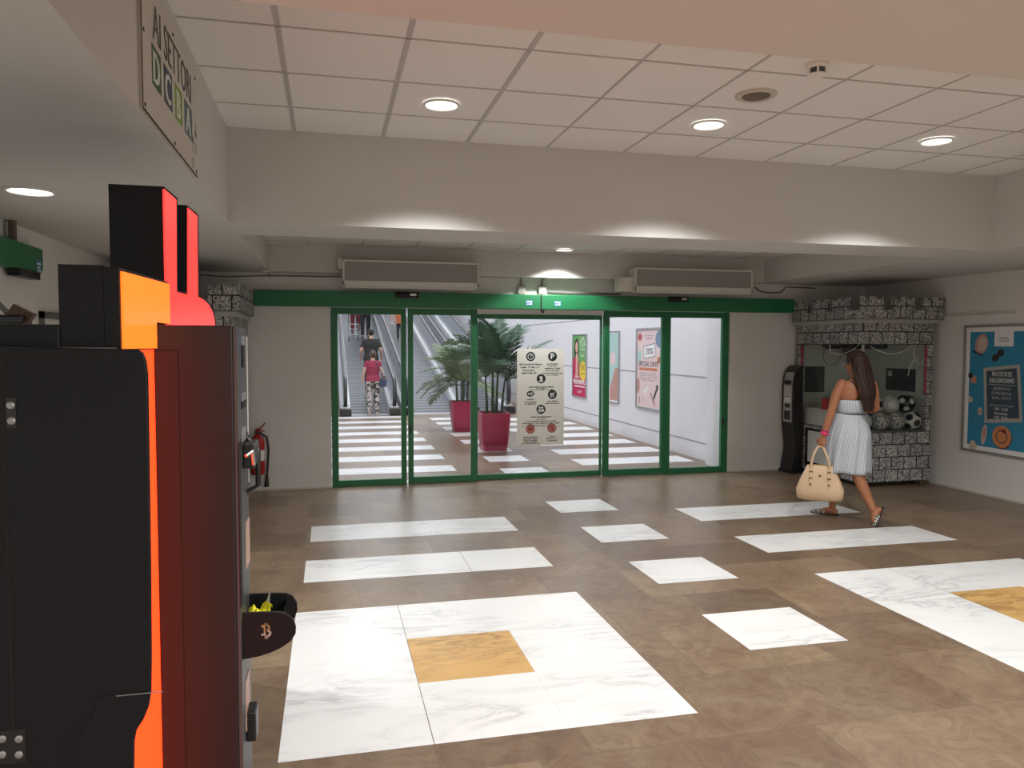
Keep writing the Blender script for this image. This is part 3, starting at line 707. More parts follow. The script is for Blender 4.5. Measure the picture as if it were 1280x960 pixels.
zz = P_y(312, 766, Y0 + .1)[2]
b = MB(); G = []
for i in range(6):
    row = []
    for j in range(6):
        x = XC + .006 + .07 * i / 5 ; y = Y0 + .06 + .12 * j / 5
        row.append((x, y, zz - .018 + .02 * i / 5 + .018 * math.sin(i * 2.1 + j * 1.3) * (j / 5)))
    G.append(row)
b.rings(G, cap=False, closed=False)
o = b.build('sheet', YEL, t); sd = o.modifiers.new('thickness', 'SOLIDIFY'); sd.thickness = .002
t = thing('grey_strap', 'thin grey strap curling up out of the black tray', 'strap', (XC + .07, Y0 + .16, 1.0))
g = [P_y(px, py, Y0 + .17) for px, py in [(322, 770), (330, 762), (335, 752), (337, 741)]]
b = MB(); b.rings([[(p[0] - w, p[1] - .006, p[2]), (p[0] + w, p[1] - .006, p[2]), (p[0] + w, p[1] + .006, p[2]), (p[0] - w, p[1] + .006, p[2])] for p, w in zip(g, (.008, .007, .005, .002))])
b.build('band', mat('grey_webbing', (0.25, 0.25, 0.24), .7), t, smooth=50)

# ------------------------------------------------------------------ behind the machines, along the left wall
XH = -1.97
hp = [onx(53.5, 312, XH), onx(53.5, 338, XH)]
t = thing('door_header', 'green metal door header high on the left wall, above the black machine', 'door header', (-2.0, 5.0, 2.15))
hz1, hz0 = hp[0][2], onx(50, 342, XH)[2]
MB().prism([(XH, hp[0][1], hz1), (XH, hp[0][1], hz0 + .03), (XH, hp[0][1] - .06, hz0), (XH, 3.6, hz0), (XH, 3.6, hz1)], (-(XH - XW), 0, 0)).build('beam', GREEN, t, bevel=.004)
MB().box(XH - .06, XH + .02, hp[0][1] - .48, hp[0][1] - .12, hz0 - .05, hz0).build('sensor_bar', BLACKM, t, bevel=.004)
cst = onx(48.5, 333, XH)
b = MB().box(XH, XH + .001, cst[1] - .045, cst[1] + .045, cst[2] - .05, cst[2] + .05, 0); s = Sheet(b, (XH + .001, cst[1], cst[2]), (0, 1, 0), (0, 0, 1), (1, 0, 0))
s.rect(-.035, .01, .035, .025, 1); s.rect(-.035, -.015, .02, -.005, 1); s.rect(-.03, -.035, .03, -.025, 1)
b.build('sticker', [MATS['sticker_blue'], MATS['sticker_white']], t, fix=False)
q = onx(17, 300, XH - .03)
MB().box(XH - .05, XH - .02, q[1] - .03, q[1] + .03, hz1, Z1).build('hanger', mat('rusty_bracket', (0.13, 0.10, 0.07), .7, vary=.4, vscale=30), t)
t = thing('wall_frame', 'small grey metal frame on the left wall just above the black machine', 'frame', (XW, 6.4, 1.7))
fa, fb = onx(48, 389, XW), onx(100, 396, XW)
FR = mat('grey_metal_frame', (0.2, 0.2, 0.19), .4, .5)
fz = fa[2]
b = MB().box(XW, XW + .03, fa[1], fb[1], fz - .05, fz).box(XW, XW + .03, fa[1], fb[1], 1.0, 1.05).box(XW, XW + .03, fa[1], fa[1] + .04, 1.0, fz).box(XW, XW + .03, fb[1] - .04, fb[1], 1.0, fz)
b.build('frame', FR, t)
MB().box(XW, XW + .012, fa[1] + .04, fb[1] - .04, 1.05, fz - .05).build('sheet', PLASTER_W, t)
t = thing('barrier_arm', 'brown box on a slanted grey pole showing above the black machine', 'barrier', (-1.62, 4.0, 0))
pc = ony(14, 398, 4.0)
MB().cyl((pc[0], 4.0, 0), (pc[0], 4.0, pc[2]), .035).build('post', BLACKM, t, smooth=40)
MB().box(pc[0] - .10, pc[0] + .07, 3.94, 4.06, pc[2] - .03, pc[2] + .015).build('head', BLACKM, t, bevel=.01)
e = ony(-12, 370, 4.0)
MB().tube([(pc[0] + .0, 4.0, pc[2] + .01), (e[0], 4.0, e[2])], .013, 10).build('arm', FR, t, smooth=40)
e2 = ony(27, 393, 4.0)
MB().obox((e2[0], 4.0, e2[2]), (.040, 0, -.022), (0, .03, 0), (.017, 0, .026)).build('box', mat('brown_box', (0.11, 0.05, 0.025), .5, vary=.4, vscale=25), t, bevel=.003)
MB().tube([(pc[0], 4.0, pc[2]), (e2[0], 4.0, e2[2])], .012, 8).build('bracket', FR, t)

# fire extinguisher on the door wall
t = thing('fire_extinguisher', 'red fire extinguisher hung low on the wall, half hidden by the coin cabinet', 'fire extinguisher', (-.80, 8.98, .2))
ex, ey = -.785, 8.975
REDP = mat('red_enamel', (0.40, 0.012, 0.015), .3)
MB().lathe([(.03, .20), (.07, .205), (.075, .23), (.075, .56), (.062, .61), (.03, .64), (.022, .67)], (ex, ey, 0), 28).build('cylinder', REDP, t, smooth=40)
MB().lathe([(.0755, .36), (.0755, .48)], (ex, ey, 0), 28, cap=False).build('label', WHITEP, t, smooth=40)
MB().lathe([(.024, .66), (.026, .70), (.018, .72)], (ex, ey, 0), 16).build('valve', DGREY, t, smooth=40)
MB().tube([(ex - .01, ey - .02, .70), (ex + .03, ey - .05, .715), (ex + .09, ey - .09, .79)], [.010, .010, .007], 8).tube([(ex - .01, ey - .02, .69), (ex + .08, ey - .08, .70)], .007, 8).build('handle', REDP, t, smooth=40)
MB().tube([(ex + .02, ey - .02, .68), (ex + .10, ey - .01, .62), (ex + .115, ey, .48), (ex + .105, ey, .32), (ex + .095, ey, .18)], .013, 10).tube([(ex + .095, ey, .20), (ex + .09, ey, .06)], [.015, .028], 12).build('hose', BLACKM, t, smooth=50)
MB().box(ex - .03, ex + .03, ey + .07, YD, .5, .62).build('wall_bracket', DGREY, t)
# ------------------------------------------------------------------ castle shaped prize machines
INNER = mat('machine_lining', (0.50, 0.54, 0.49), .35); DARKREFL = mat('dark_reflection', (0.045, 0.055, 0.055), .3)
WHITEM = mat('white_laminate', (0.55, 0.54, 0.52), .5); PINKP = mat('pink_trim', (0.42, 0.03, 0.10), .45)
def castle(name, label, x0, x1, y0, y1, open_left):
    t = thing(name, label, 'prize machine', ((x0 + x1) / 2, (y0 + y1) / 2, 0), 'castle shaped prize machines')
    zb, zg0, zg1, zc, zk, zm, zt = .06, .645, 1.67, 1.92, 1.967, 2.069, 2.225
    # open (glazed) side is at x0 when open_left, else x1
    b = MB().box(x0 + .06, x1 - .06, y0 + .10, y1, 0, zb)
    b.build('plinth', BLACKM, t)
    for fx in (x0 + .02, x1 - .12):
        MB().box(fx, fx + .10, y0 + .01, y0 + .11, 0, zb).build('foot', mat('brown_foot', (0.09, 0.06, 0.04), .7), t, bevel=.004)
    MB().box(x0, x1, y0, y1, zb, zg0).build('base', CASTLE, t)
    MB().box(x0, x1, y0, y1, zg1, zc).build('canopy', CASTLE, t)
    w = .055
    gx = x0 if open_left else x1; sx = x1 if open_left else x0; d = 1 if open_left else -1
    MB().box(min(sx, sx - d * .085), max(sx, sx - d * .085), y0, y0 + .05, zg0, zg1).build('pillar', CASTLE, t)
    MB().box(min(gx, gx + d * .05), max(gx, gx + d * .05), y1 - .09, y1, zg0, zg1).build('pillar', CASTLE, t)
    MB().box(min(gx, gx + d * .022), max(gx, gx + d * .022), y0, y0 + .022, zg0, zg1).build('corner_post', GREYEDGE, t)
    MB().box(min(sx, sx - d * .02), max(sx, sx - d * .02), y0 + .05, y1, zg0, zg1).build('mirror_panel', INNER, t)
    MB().box(x0 + .05, x1 - .02, y1 - .02, y1, zg0, zg1).build('back_panel', INNER, t)
    MB().box(x0 + .026, x1 - .085, y0 + .006, y0 + .012, zg0, zg1).build('front_glass', GLASS, t)
    MB().box(min(gx + d * .006, gx + d * .012), max(gx + d * .006, gx + d * .012), y0 + .026, y1 - .09, zg0, zg1).build('side_glass', GLASS, t)
    for q0, q1 in ((gx, gx),):
        MB().box(min(gx - d * .001, gx + d * .02), max(gx - d * .001, gx + d * .02), y1 - .105, y1 - .09, zg0 + .02, zg1 - .02).build('pink_edge', PINKP, t)
    MB().box(min(sx - d * .10, sx - d * .085), max(sx - d * .10, sx - d * .085), y0 + .002, y0 + .02, zg0 + .45, zg1 - .02).build('pink_edge', PINKP, t)
    # moulding, band of blocks, battlements
    o = .075
    MB().box(x0 - .045, x1 + .03, y0 - .045, y1, zc, zk - .012).box(x0 - .065, x1 + .045, y0 - .065, y1, zk - .014, zk).build('moulding', GREYEDGE, t, bevel=.008)
    MB().box(x0 - o, x1 + .07, y0 - o, y1, zk, zm).build('parapet', CASTLE, t)
    th = .05
    def merlon(c, along):
        W = .14
        prof = [(-W, zm), (-W, zt), (-W * .5, zt - .045), (-W * .36, zt - .016), (-W * .15, zt - .002), (W * .15, zt - .002), (W * .36, zt - .016), (W * .5, zt - .045), (W, zt), (W, zm)]
        if along == 'x': MB().prism([(c + u, y0 - o, z) for u, z in prof], (0, th, 0)).build('merlon', CASTLE, t)
        else:
            xf = (x0 - o) if open_left else (x1 + .07 - th)
            MB().prism([(xf, c + u, z) for u, z in prof], (th, 0, 0)).build('merlon', CASTLE, t)
    for c in np.linspace(x0 - o + .142, x1 + .07 - .142, 3): merlon(c, 'x')
    for c in np.linspace(y0 + .33, y1 - .145, 3): merlon(c, 'y')
    # inside: floor, chute, painted mirror reflections, claw
    MB().box(x0 + .03, x1 - .03, y0 + .05, y1 - .02, zg0 - .02, zg0 + .004).build('bed', mat('grey_bed', (0.22, 0.22, 0.21), .8), t)
    if open_left:
        MB().box(gx + .03, gx + .34, y0 + .62, y1 - .10, zg0, zg0 + .22).build('prize_chute', WHITEM, t, bevel=.004)
        MB().box(gx + .03, gx + .36, y0 + .60, y0 + .61, zg0, zg0 + .42).box(gx + .36, gx + .37, y0 + .60, y1 - .10, zg0, zg0 + .42).build('chute_glass', GLASS, t)
        MB().box(gx + .03, gx + .37, y0 + .595, y0 + .615, zg0 + .41, zg0 + .43).build('chute_rail', GREYEDGE, t)
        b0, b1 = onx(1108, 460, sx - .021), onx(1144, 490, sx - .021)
        MB().box(sx - .024, sx - .02, b1[1], b0[1], b1[2], b0[2]).build('painted_reflection', DARKREFL, t)  # dark doorway reflection in the mirror, painted as a flat plate
        q = onx(1112, 467, sx - .025); MB().box(sx - .026, sx - .024, q[1] - .04, q[1] + .03, q[2] - .03, q[2] + .035).build('reflected_tag', WHITEM, t)  # pale tag belonging to the painted reflection
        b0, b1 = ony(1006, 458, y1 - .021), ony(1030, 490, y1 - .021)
        MB().box(b0[0], b1[0], y1 - .024, y1 - .02, b1[2], b0[2]).build('painted_reflection', DARKREFL, t)  # second painted reflection, on the back lining
        MB().box(gx - .004, gx, y0 + .30, y1 - .22, .11, .60).build('hatch_frame', BLACKM, t, bevel=.002)
        MB().box(gx - .007, gx - .003, y0 + .33, y1 - .28, .17, .57).build('hatch_door', WHITEM, t, bevel=.002)
    cx, cy = (x0 + x1) / 2 - .12, (y0 + y1) / 2 + .1
    MB().box(x0 + .05, x1 - .05, cy - .02, cy + .02, zg1 - .05, zg1 - .02).box(cx - .02, cx + .02, y0 + .06, y1 - .05, zg1 - .03, zg1).build('gantry', BLACKM, t)
    MB().box(cx - .05, cx + .05, cy - .05, cy + .05, zg1 - .13, zg1 - .03).build('claw_motor', DGREY, t, bevel=.005)
    MB().cyl((cx, cy, zg1 - .13), (cx, cy, zg1 - .22), .012).build('claw_rod', STEEL, t)
    for k in range(3):
        a = k * 2.1 + .4; u = np.array([math.cos(a), math.sin(a), 0]); c = np.array([cx, cy, zg1 - .22])
        MB().tube([c, c + u * .06 + (0, 0, -.02), c + u * .075 + (0, 0, -.08), c + u * .03 + (0, 0, -.13)], [.008, .008, .007, .004], 8).build('claw_finger', STEEL, t, smooth=50)
    return t
CX0, CX1, CY0, CY1 = 6.0, 6.965, 7.70, 8.98
castle('prize_machine', 'castle shaped prize machine full of footballs in the right back corner', CX0, CX1, CY0, CY1, True)
castle('prize_machine', 'castle shaped prize machine whose battlements show above the coin cabinet at left', -1.93, -.875, 7.70, 8.98, False)

def ico(r):
    bm = bmesh.new(); bmesh.ops.create_icosphere(bm, subdivisions=5, radius=r); return bm
_f = (1 + 5 ** .5) / 2
ICO = np.array([(0, s, t * _f) for s in (1, -1) for t in (1, -1)] + [(s, t * _f, 0) for s in (1, -1) for t in (1, -1)] + [(t * _f, 0, s) for s in (1, -1) for t in (1, -1)], float)
ICO /= np.linalg.norm(ICO[0])
BW = mat('ball_white', (0.60, 0.60, 0.58), .4); BK = mat('ball_black', (0.012, 0.012, 0.013), .35); BG = mat('ball_grey_print', (0.20, 0.20, 0.20), .5)
BO = mat('ball_orange', (0.50, 0.20, 0.10), .45); BN = mat('ball_navy', (0.012, 0.02, 0.09), .45)
BSP = speckle_mat('ball_speckle', (0.07, 0.07, 0.07), (0.55, 0.55, 0.52), 60, .46, .54, .5)
def ball(px, py, y, style, rot, label, r=.11, loc=None):
    c = ony(px, py, y) if loc is None else loc
    bm = ico(r); me = bpy.data.meshes.new('football')
    M = np.array(Matrix.Rotation(rot[0], 3, 'X') @ Matrix.Rotation(rot[1], 3, 'Z'))
    for f in bm.faces:
        n = M.T @ (np.array(f.calc_center_median()) / r); f.smooth = True
        d = np.sort(ICO @ n)[::-1]; m = 0
        if style == 'panels': m = 1 if d[0] > .925 else 0
        elif style == 'lines': m = 1 if (d[0] - d[1] < .022 and d[1] - d[2] > .03) else 0
        elif style == 'dark': m = 1 if d[0] > .95 else 0
        elif style == 'speck': m = 1 if (d[0] - d[1] < .015) else 0
        elif style == 'halves': m = 1 if n[2] > .15 else 0
        f.material_index = m
    bm.to_mesh(me); bm.free()
    for m in {'panels': (BW, BK), 'lines': (BW, BK), 'dark': (BK, BW), 'speck': (BSP, BG), 'halves': (BO, BW), 'navy': (BN, BN)}[style]: me.materials.append(m)
    o = bpy.data.objects.new('football', me); COL.objects.link(o); o.location = tuple(c)
    return tag(o, label, 'football', 'footballs in the castle machine')
zB = .65 + .11
def bx(px, y): return ony(px, 537, y)[0]
ball(0, 0, 0, 'speck', (.3, .2), 'grey speckled football at the left of the bottom row in the castle machine', loc=(bx(1099, 7.84), 7.84, zB))
ball(0, 0, 0, 'speck', (1.3, .9), 'grey speckled football in the middle of the bottom row behind the glass', loc=(bx(1099, 7.84) + .225, 7.85, zB))
ball(0, 0, 0, 'panels', (.2, .5), 'white football with black patches at the right end of the bottom row', loc=(bx(1099, 7.84) + .452, 7.845, zB))
zT = zB + .185
ball(0, 0, 0, 'panels', (.9, .35), 'white football with big black patches in the upper row, nearest the walking woman', loc=(bx(1099, 7.84) + .015, 7.965, zT))
ball(0, 0, 0, 'lines', (.5, 1.2), 'white football with black lines in the middle of the upper row', loc=(bx(1099, 7.84) + .24, 7.97, zT))
ball(0, 0, 0, 'dark', (.7, .1), 'black football with a pale print at the right of the upper row', loc=(bx(1099, 7.84) + .468, 7.97, zT + .012))
ball(0, 0, 0, 'navy', (0, 0), 'navy blue football wedged behind the left of the two rows', loc=(bx(1099, 7.84) + .10, 8.07, zB))
ball(0, 0, 0, 'halves', (2.2, .4), 'orange and white football wedged behind the right of the two rows', loc=(bx(1099, 7.84) + .35, 8.07, zB))
ball(0, 0, 0, 'lines', (.5, 2.2), 'white football half hidden behind the walking woman', loc=(bx(1099, 7.84) - .225, 7.86, zB))
t = thing('prize_box', 'small red box standing on the white chute inside the castle machine', 'box', (6.2, 8.38, .87))
rc = ony(1036, 522, 8.37)
RB = mat('red_card', (0.40, 0.02, 0.02), .5)
MB().box(rc[0] - .06, rc[0] + .06, 8.34, 8.44, .865, 1.0).build('carton', RB, t, bevel=.003)
MB().box(rc[0] - .061, rc[0] + .061, 8.339, 8.441, .98, .99).build('lid', mat('dark_red_card', (0.22, 0.01, 0.012), .5), t)
LEDW = mat('white_lead', (0.75, 0.76, 0.72), .4)
cable('light_string', 'white cable drooping across the top of the castle machine window, right half', [P_y(px, py, 7.78) for px, py in [(1088, 433), (1097, 438), (1108, 442), (1118, 442.5), (1128, 440), (1136, 435), (1141, 431)]], .005, LEDW, 'white cables in the castle machine')
cable('light_string', 'white cable drooping above the head of the walking woman inside the castle machine', [P_y(px, py, 8.1) for px, py in [(1037, 431), (1038, 440), (1047, 443), (1058, 441), (1066, 437), (1074, 431)]], .005, LEDW, 'white cables in the castle machine')
cable('light_string', 'white cable looping down at the right pillar inside the castle machine', [P_y(px, py, 7.80) for px, py in [(1145, 431), (1142, 438), (1143, 447), (1147, 454), (1153, 455), (1155, 449)]], .005, LEDW, 'white cables in the castle machine')
cable('light_string', 'short white cable hanging beside the right pillar inside the castle machine', [P_y(px, py, 7.82) for px, py in [(1148, 446), (1141, 452), (1137, 460), (1135, 470)]], .005, LEDW, 'white cables in the castle machine')
cable('light_string', 'thin dark cable loop hanging at the left window of the castle machine', [P_y(px, py, 8.3) for px, py in [(1050, 432), (1051, 446), (1044, 456), (1034, 457), (1029, 449), (1030, 436)]], .004, CABLE, 'white cables in the castle machine')

# slim curved coin machine between the doors and the right castle
ys0 = 8.78
t = thing('coin_machine', 'slim black coin machine with a rounded top, beside the right castle machine', 'coin machine', (5.80, 8.9, 0))
xl_ = ony(992, 500, ys0)[0]
pr = [(-.012, 0.0), (-.004, .10), (.028, .26), (.032, .38), (.012, .54), (0, .64), (-.002, .9), (0, 1.15), (.012, 1.25), (.04, 1.335), (.085, 1.385), (.135, 1.40), (.135, 0.0)]
MB().prism([(xl_ + u, ys0, z) for u, z in pr], (0, .26, 0)).build('body', BLACKM, t, smooth=30, bevel=.004)
fx = [(.000, .665), (-.002, .9), (0, 1.15), (.010, 1.24), (.030, 1.31)]
b = MB(); Y_a, Y_b = ys0 + .035, ys0 + .215
b.rings([[(xl_ + u - .005, Y_a, z), (xl_ + u - .005, Y_b, z), (xl_ + u + .012, Y_b, z), (xl_ + u + .012, Y_a, z)] for u, z in fx])
b.build('fascia', mat('grey_fascia', (0.42, 0.42, 0.41), .4), t)
def slim(y0_, y1_, z0_, z1_, nm, m):
    MB().box(xl_ - .011, xl_ + .004, ys0 + y0_, ys0 + y1_, z0_, z1_).build(nm, m, t)
slim(.055, .195, 1.15, 1.205, 'display', BLACKM); slim(.055, .195, 1.00, 1.12, 'notice_label', WHITEM); slim(.055, .195, .92, .98, 'notice_label', WHITEP)
slim(.07, .18, .85, .90, 'coin_slot', BLACKM); slim(.06, .19, .69, .81, 'return_tray', BLACKM); slim(.10, .13, .825, .84, 'button', STEEL)
MB().box(xl_ - .03, xl_ + .135, ys0 - .01, ys0 + .27, 0, .035).build('foot', BLACKM, t, bevel=.005)

# ------------------------------------------------------------------ posters
FRAME = mat('poster_frame_alu', (0.30, 0.295, 0.28), .4, .4); MATW = mat('poster_white', (0.62, 0.62, 0.60), .6)
pc = {k: mat('print_' + k, srgb(*v), .55) for k, v in dict(blue=(46, 140, 178), board=(62, 78, 92), board_frame=(178, 176, 168), text=(196, 198, 196), coral=(214, 140, 92), pale=(206, 190, 170), dark=(40, 42, 40), rose=(196, 150, 140), magenta=(196, 24, 84), green=(108, 170, 96), yellow=(240, 206, 60), skin=(222, 176, 158), pinkbg=(232, 208, 208), ink=(92, 84, 92), wine=(186, 92, 92), greyblue=(120, 142, 172), paleblue=(176, 210, 206), white=(240, 240, 240), brown=(120, 84, 60)).items()}
PK = list(pc); PI_ = {k: i for i, k in enumerate(PK)}; PMAT = [pc[k] for k in PK]
def framed(name, label, x, y0, y1, z0, z1, fw, bg, draw, fm=FRAME, border=None, group=None):
    """poster on a wall that faces -X; y1 is its left edge as we see it"""
    t = thing(name, label, 'poster', (x, (y0 + y1) / 2, z0), group)
    b = MB()
    b.box(x - .03, x, y0, y1, z0, z0 + fw).box(x - .03, x, y0, y1, z1 - fw, z1).box(x - .03, x, y0, y0 + fw, z0 + fw, z1 - fw).box(x - .03, x, y1 - fw, y1, z0 + fw, z1 - fw)
    b.build('frame', fm, t, bevel=.003)
    b = MB().box(x - .012, x, y0 + fw, y1 - fw, z0 + fw, z1 - fw, PI_[bg])
    s = Sheet(b, (x - .012, y1 - fw, z0 + fw), (0, -1, 0), (0, 0, 1), (-1, 0, 0)); draw(s, y1 - y0 - 2 * fw, z1 - z0 - 2 * fw)
    b.build('print', PMAT, t, fix=False)
    return t
def px_on(x, fy1, fz0):
    return lambda px, py: (fy1 - onx(px, py, x)[1], onx(px, py, x)[2] - fz0)
def draw_blue(s, w, h):
    q = px_on(7.058, 7.335 - .025, .468 + .025)
    m = lambda k: PI_[k]
    s.rect(0, 0, w, h, m('white')); s.rect(.05, .05, w - .05, h - .05, m('blue'), 2)
    A = lambda a: [q(*p) for p in a]
    u0, v0 = q(1243, 433); u1, v1 = q(1268, 404); s.rect(u0, v0, u1, h, m('white'), 3)
    s.rect(u0 + .05, v0 + .055, u1 - .05, v0 + .062, m('ink'), 4); s.text('estate', (u0 + u1) / 2, v0 + .075, .035, m('ink'), 4)
    s.poly(A([(1230.5, 528.5), (1278, 528), (1275, 455.5), (1229.5, 460)]), m('board_frame'), 3)
    s.poly(A([(1234, 524), (1274.5, 523), (1271, 460), (1233, 464)]), m('board'), 4)
    c = q(1253, 492); cu, cv = c
    for i, (tx, dz, hh) in enumerate([('IN ESTATE', .215, .05), ('RALLENTIAMO', .145, .05)]): s.text(tx, cu - .01, cv + dz - .03, hh, m('text'), 5, width=(.25, .31)[i], bold=.003)
    s.rect(cu - .19, cv + .09, cu + .17, cv + .095, m('text'), 5)
    for i, (tx, ww) in enumerate([('APERITIVO', .23), ('E MUSICA', .25), ('DAL VIVO', .23)]): s.text(tx, cu - .01, cv + .035 - .05 * i, .03, m('text'), 5, width=ww)
    s.text('dal lunedi al venerdi', cu - .01, cv - .14, .022, m('text'), 5, width=.3)
    for i, tx in enumerate(['9.00 - 21.00', 'domenica', '9.00 - 20.00']): s.text(tx, cu - .01, cv - .185 - .045 * i, .03, m('text'), 5, width=.17, bold=.002)
    a = q(1227, 430); s.disc(a[0], a[1], .085, m('rose'), 3, ry=.115, rot=-.3); s.disc(a[0] + .01, a[1], .06, m('pale'), 4, ry=.085, rot=-.3)
    a = q(1221, 441); s.line((a[0] - .06, a[1] + .02), (a[0] + .09, a[1] - .03), .02, m('dark'), 3)
    a = q(1244.5, 447); s.disc(a[0], a[1], .05, m('dark'), 3, ry=.04, rot=.5); a = q(1251, 441); s.disc(a[0], a[1], .045, m('dark'), 3, ry=.04, rot=.5); s.line(q(1243, 447), q(1253, 439), .015, m('dark'), 4)
    a = q(1217, 474); s.disc(a[0], a[1], .045, m('rose'), 3); s.disc(a[0] - .04, a[1] + .04, .035, m('dark'), 3); s.disc(a[0] + .015, a[1] - .02, .025, m('coral'), 4)
    a = q(1213, 499); s.disc(a[0], a[1], .035, m('pale'), 3); a = q(1225, 514); s.disc(a[0], a[1], .03, m('pale'), 3, ry=.045); s.disc(a[0], a[1], .015, m('coral'), 4)
    a = q(1230, 543); s.disc(a[0], a[1], .035, m('pale'), 3, ry=.115, rot=-.15); s.disc(a[0], a[1] + .02, .02, m('rose'), 4, ry=.07, rot=-.15)
    a = q(1216, 557); s.disc(a[0], a[1], .05, m('pale'), 3, ry=.06)
    a = q(1252, 546); s.disc(a[0] + .01, a[1] - .012, .125, m('ink'), 3); s.disc(a[0], a[1], .12, m('coral'), 4); s.ring(a[0], a[1], .06, .075, m('brown'), 5); s.disc(a[0] + .03, a[1] + .06, .025, m('wine'), 5)
    a = q(1280, 413); s.disc(w - .14, h - .12, .11, m('rose'), 3); s.disc(w - .10, h - .30, .06, m('pale'), 3); s.disc(w - .09, .30, .10, m('pale'), 3, ry=.13); s.disc(w - .12, .62, .05, m('coral'), 3)
framed('poster', 'blue seaside poster in a metal frame on the right wall', XE, 6.29, 7.335, .468, 1.888, .025, 'blue', draw_blue)

def draw_offer(s, w, h):
    m = lambda k: PI_[k]
    s.rect(0, .34 * h, w, h, m('green')); s.rect(0, 0, w, .34 * h, m('magenta')); s.rect(0, .34 * h, .42 * w, .62 * h, m('magenta'), 2)
    s.disc(.27 * w, .80 * h, .16 * w, m('dark'), 3, ry=.15 * h); s.rect(.11 * w, .62 * h, .43 * w, .80 * h, m('dark'), 3)
    s.disc(.28 * w, .80 * h, .10 * w, m('skin'), 4, ry=.09 * h); s.poly([(.16 * w, .30 * h), (.40 * w, .30 * h), (.37 * w, .70 * h), (.22 * w, .70 * h)], m('skin'), 4)
    s.poly([(.0, .30 * h), (.2 * w, .30 * h), (.23 * w, .64 * h), (.02 * w, .6 * h)], m('magenta'), 5); s.poly([(.36 * w, .30 * h), (.5 * w, .30 * h), (.48 * w, .58 * h), (.37 * w, .64 * h)], m('wine'), 5)
    s.text('LA', .72 * w, .90 * h, .10, m('white'), 6, width=.28 * w); s.text('TUA', .72 * w, .815 * h, .10, m('white'), 6, width=.42 * w); s.text('CARD', .72 * w, .745 * h, .06, m('white'), 6, width=.36 * w)
    s.rect(.5 * w, .70 * h, .92 * w, .705 * h, m('white'), 6); s.text('estate', .7 * w, .65 * h, .05, m('white'), 6, width=.3 * w)
    s.disc(.76 * w, .42 * h, .23 * w, m('yellow'), 6, ry=.16 * h); s.text('300', .76 * w, .44 * h, .11, m('brown'), 7, width=.3 * w); s.text('premi', .76 * w, .36 * h, .06, m('brown'), 7, width=.26 * w)
    s.text('CON NOI', .35 * w, .295 * h, .05, m('white'), 6, width=.5 * w); s.text('PREMIAMO', .5 * w, .20 * h, .10, m('white'), 6, width=.86 * w, bold=.006); s.rect(.12 * w, .155 * h, .9 * w, .175 * h, m('white'), 6)
    s.text('card', .5 * w, .06 * h, .07, m('white'), 6, width=.28 * w)
def draw_pale(s, w, h):
    m = lambda k: PI_[k]
    s.rect(0, 0, w, h, m('white')); s.rect(.03, .03, w - .03, h - .03, m('paleblue'), 2)
    s.poly([(w - .03, .03), (w - .03, .5 * h), (.78 * w, .48 * h), (.52 * w, .2 * h), (.5 * w, .03)], m('rose'), 3); s.poly([(.03, .03), (.5 * w, .03), (.52 * w, .2 * h), (.3 * w, .45 * h), (.03, .4 * h)], m('pinkbg'), 3)
    s.disc(.66 * w, .62 * h, .16 * w, m('pinkbg'), 4, ry=.10 * h)
def draw_days(s, w, h):
    m = lambda k: PI_[k]
    s.rect(0, 0, w, h, m('pinkbg'))
    s.disc(w * .96, h * .88, .19 * w, m('greyblue'), 3, ry=.11 * h); s.disc(.12 * w, .91 * h, .09 * w, m('wine'), 3, ry=.05 * h); s.rect(w * .3, h * .92, w * .7, h * .925, m('ink'), 3); s.text('centro', .5 * w, .88 * h, .035, m('ink'), 3, width=.3 * w)
    s.poly([(.30 * w, .62 * h), (.78 * w, .66 * h), (.76 * w, .83 * h), (.28 * w, .79 * h)], m('ink'), 3); s.poly([(.315 * w, .63 * h), (.765 * w, .668 * h), (.745 * w, .82 * h), (.295 * w, .782 * h)], m('white'), 4)
    s.text('20%', .53 * w, .69 * h, .10, m('ink'), 5, width=.3 * w, bold=.004)
    s.disc(.1 * w, .66 * h, .1 * w, m('paleblue'), 3, ry=.07 * h); s.disc(.92 * w, .62 * h, .07 * w, m('coral'), 3, ry=.04 * h); s.line((.86 * w, .56 * h), (.98 * w, .66 * h), .03, m('brown'), 4)
    s.text('SPECIAL DAYS', .48 * w, .53 * h, .085, m('ink'), 3, width=.8 * w, bold=.005); s.rect(.1 * w, .475 * h, .86 * w, .512 * h, m('coral'), 3); s.text('di sconti e regali', .48 * w, .482 * h, .03, m('wine'), 4, width=.66 * w)
    for k, ww in enumerate((.66, .7, .78, .52)): s.text('solo per i nostri clienti', .48 * w, (.435 - .03 * k) * h, .025, m('ink'), 3, width=ww * w)
    s.disc(.06 * w, .27 * h, .08 * w, m('rose'), 3, ry=.1 * h)
    s.line((.72 * w, .12 * h), (.86 * w, .26 * h), .055, m('dark'), 3); s.line((.70 * w, .09 * h), (.60 * w, .2 * h), .03, m('brown'), 3); s.disc(.86 * w, .27 * h, .05 * w, m('ink'), 4); s.line((.78 * w, .04 * h), (.7 * w, .11 * h), .035, m('wine'), 4)
    s.line((.12 * w, .04 * h), (.13 * w, .13 * h), .025, m('brown'), 3); s.line((.27 * w, .07 * h), (.28 * w, .11 * h), .02, m('ink'), 3); s.line((.3 * w, .18 * h), (.5 * w, .26 * h), .06, m('white'), 3)
ALU = mat('poster_frame_bright', (0.45, 0.46, 0.48), .35, .5)
framed('poster', 'magenta and green poster with a dark haired woman on the white hall wall', HX, 15.22, 16.16, .54, 1.90, .02, 'green', draw_offer, ALU, group=None)
framed('poster', 'faded pale blue and pink poster, middle of three on the white hall wall', HX, 13.37, 14.33, .57, 1.93, .022, 'white', draw_pale, ALU)
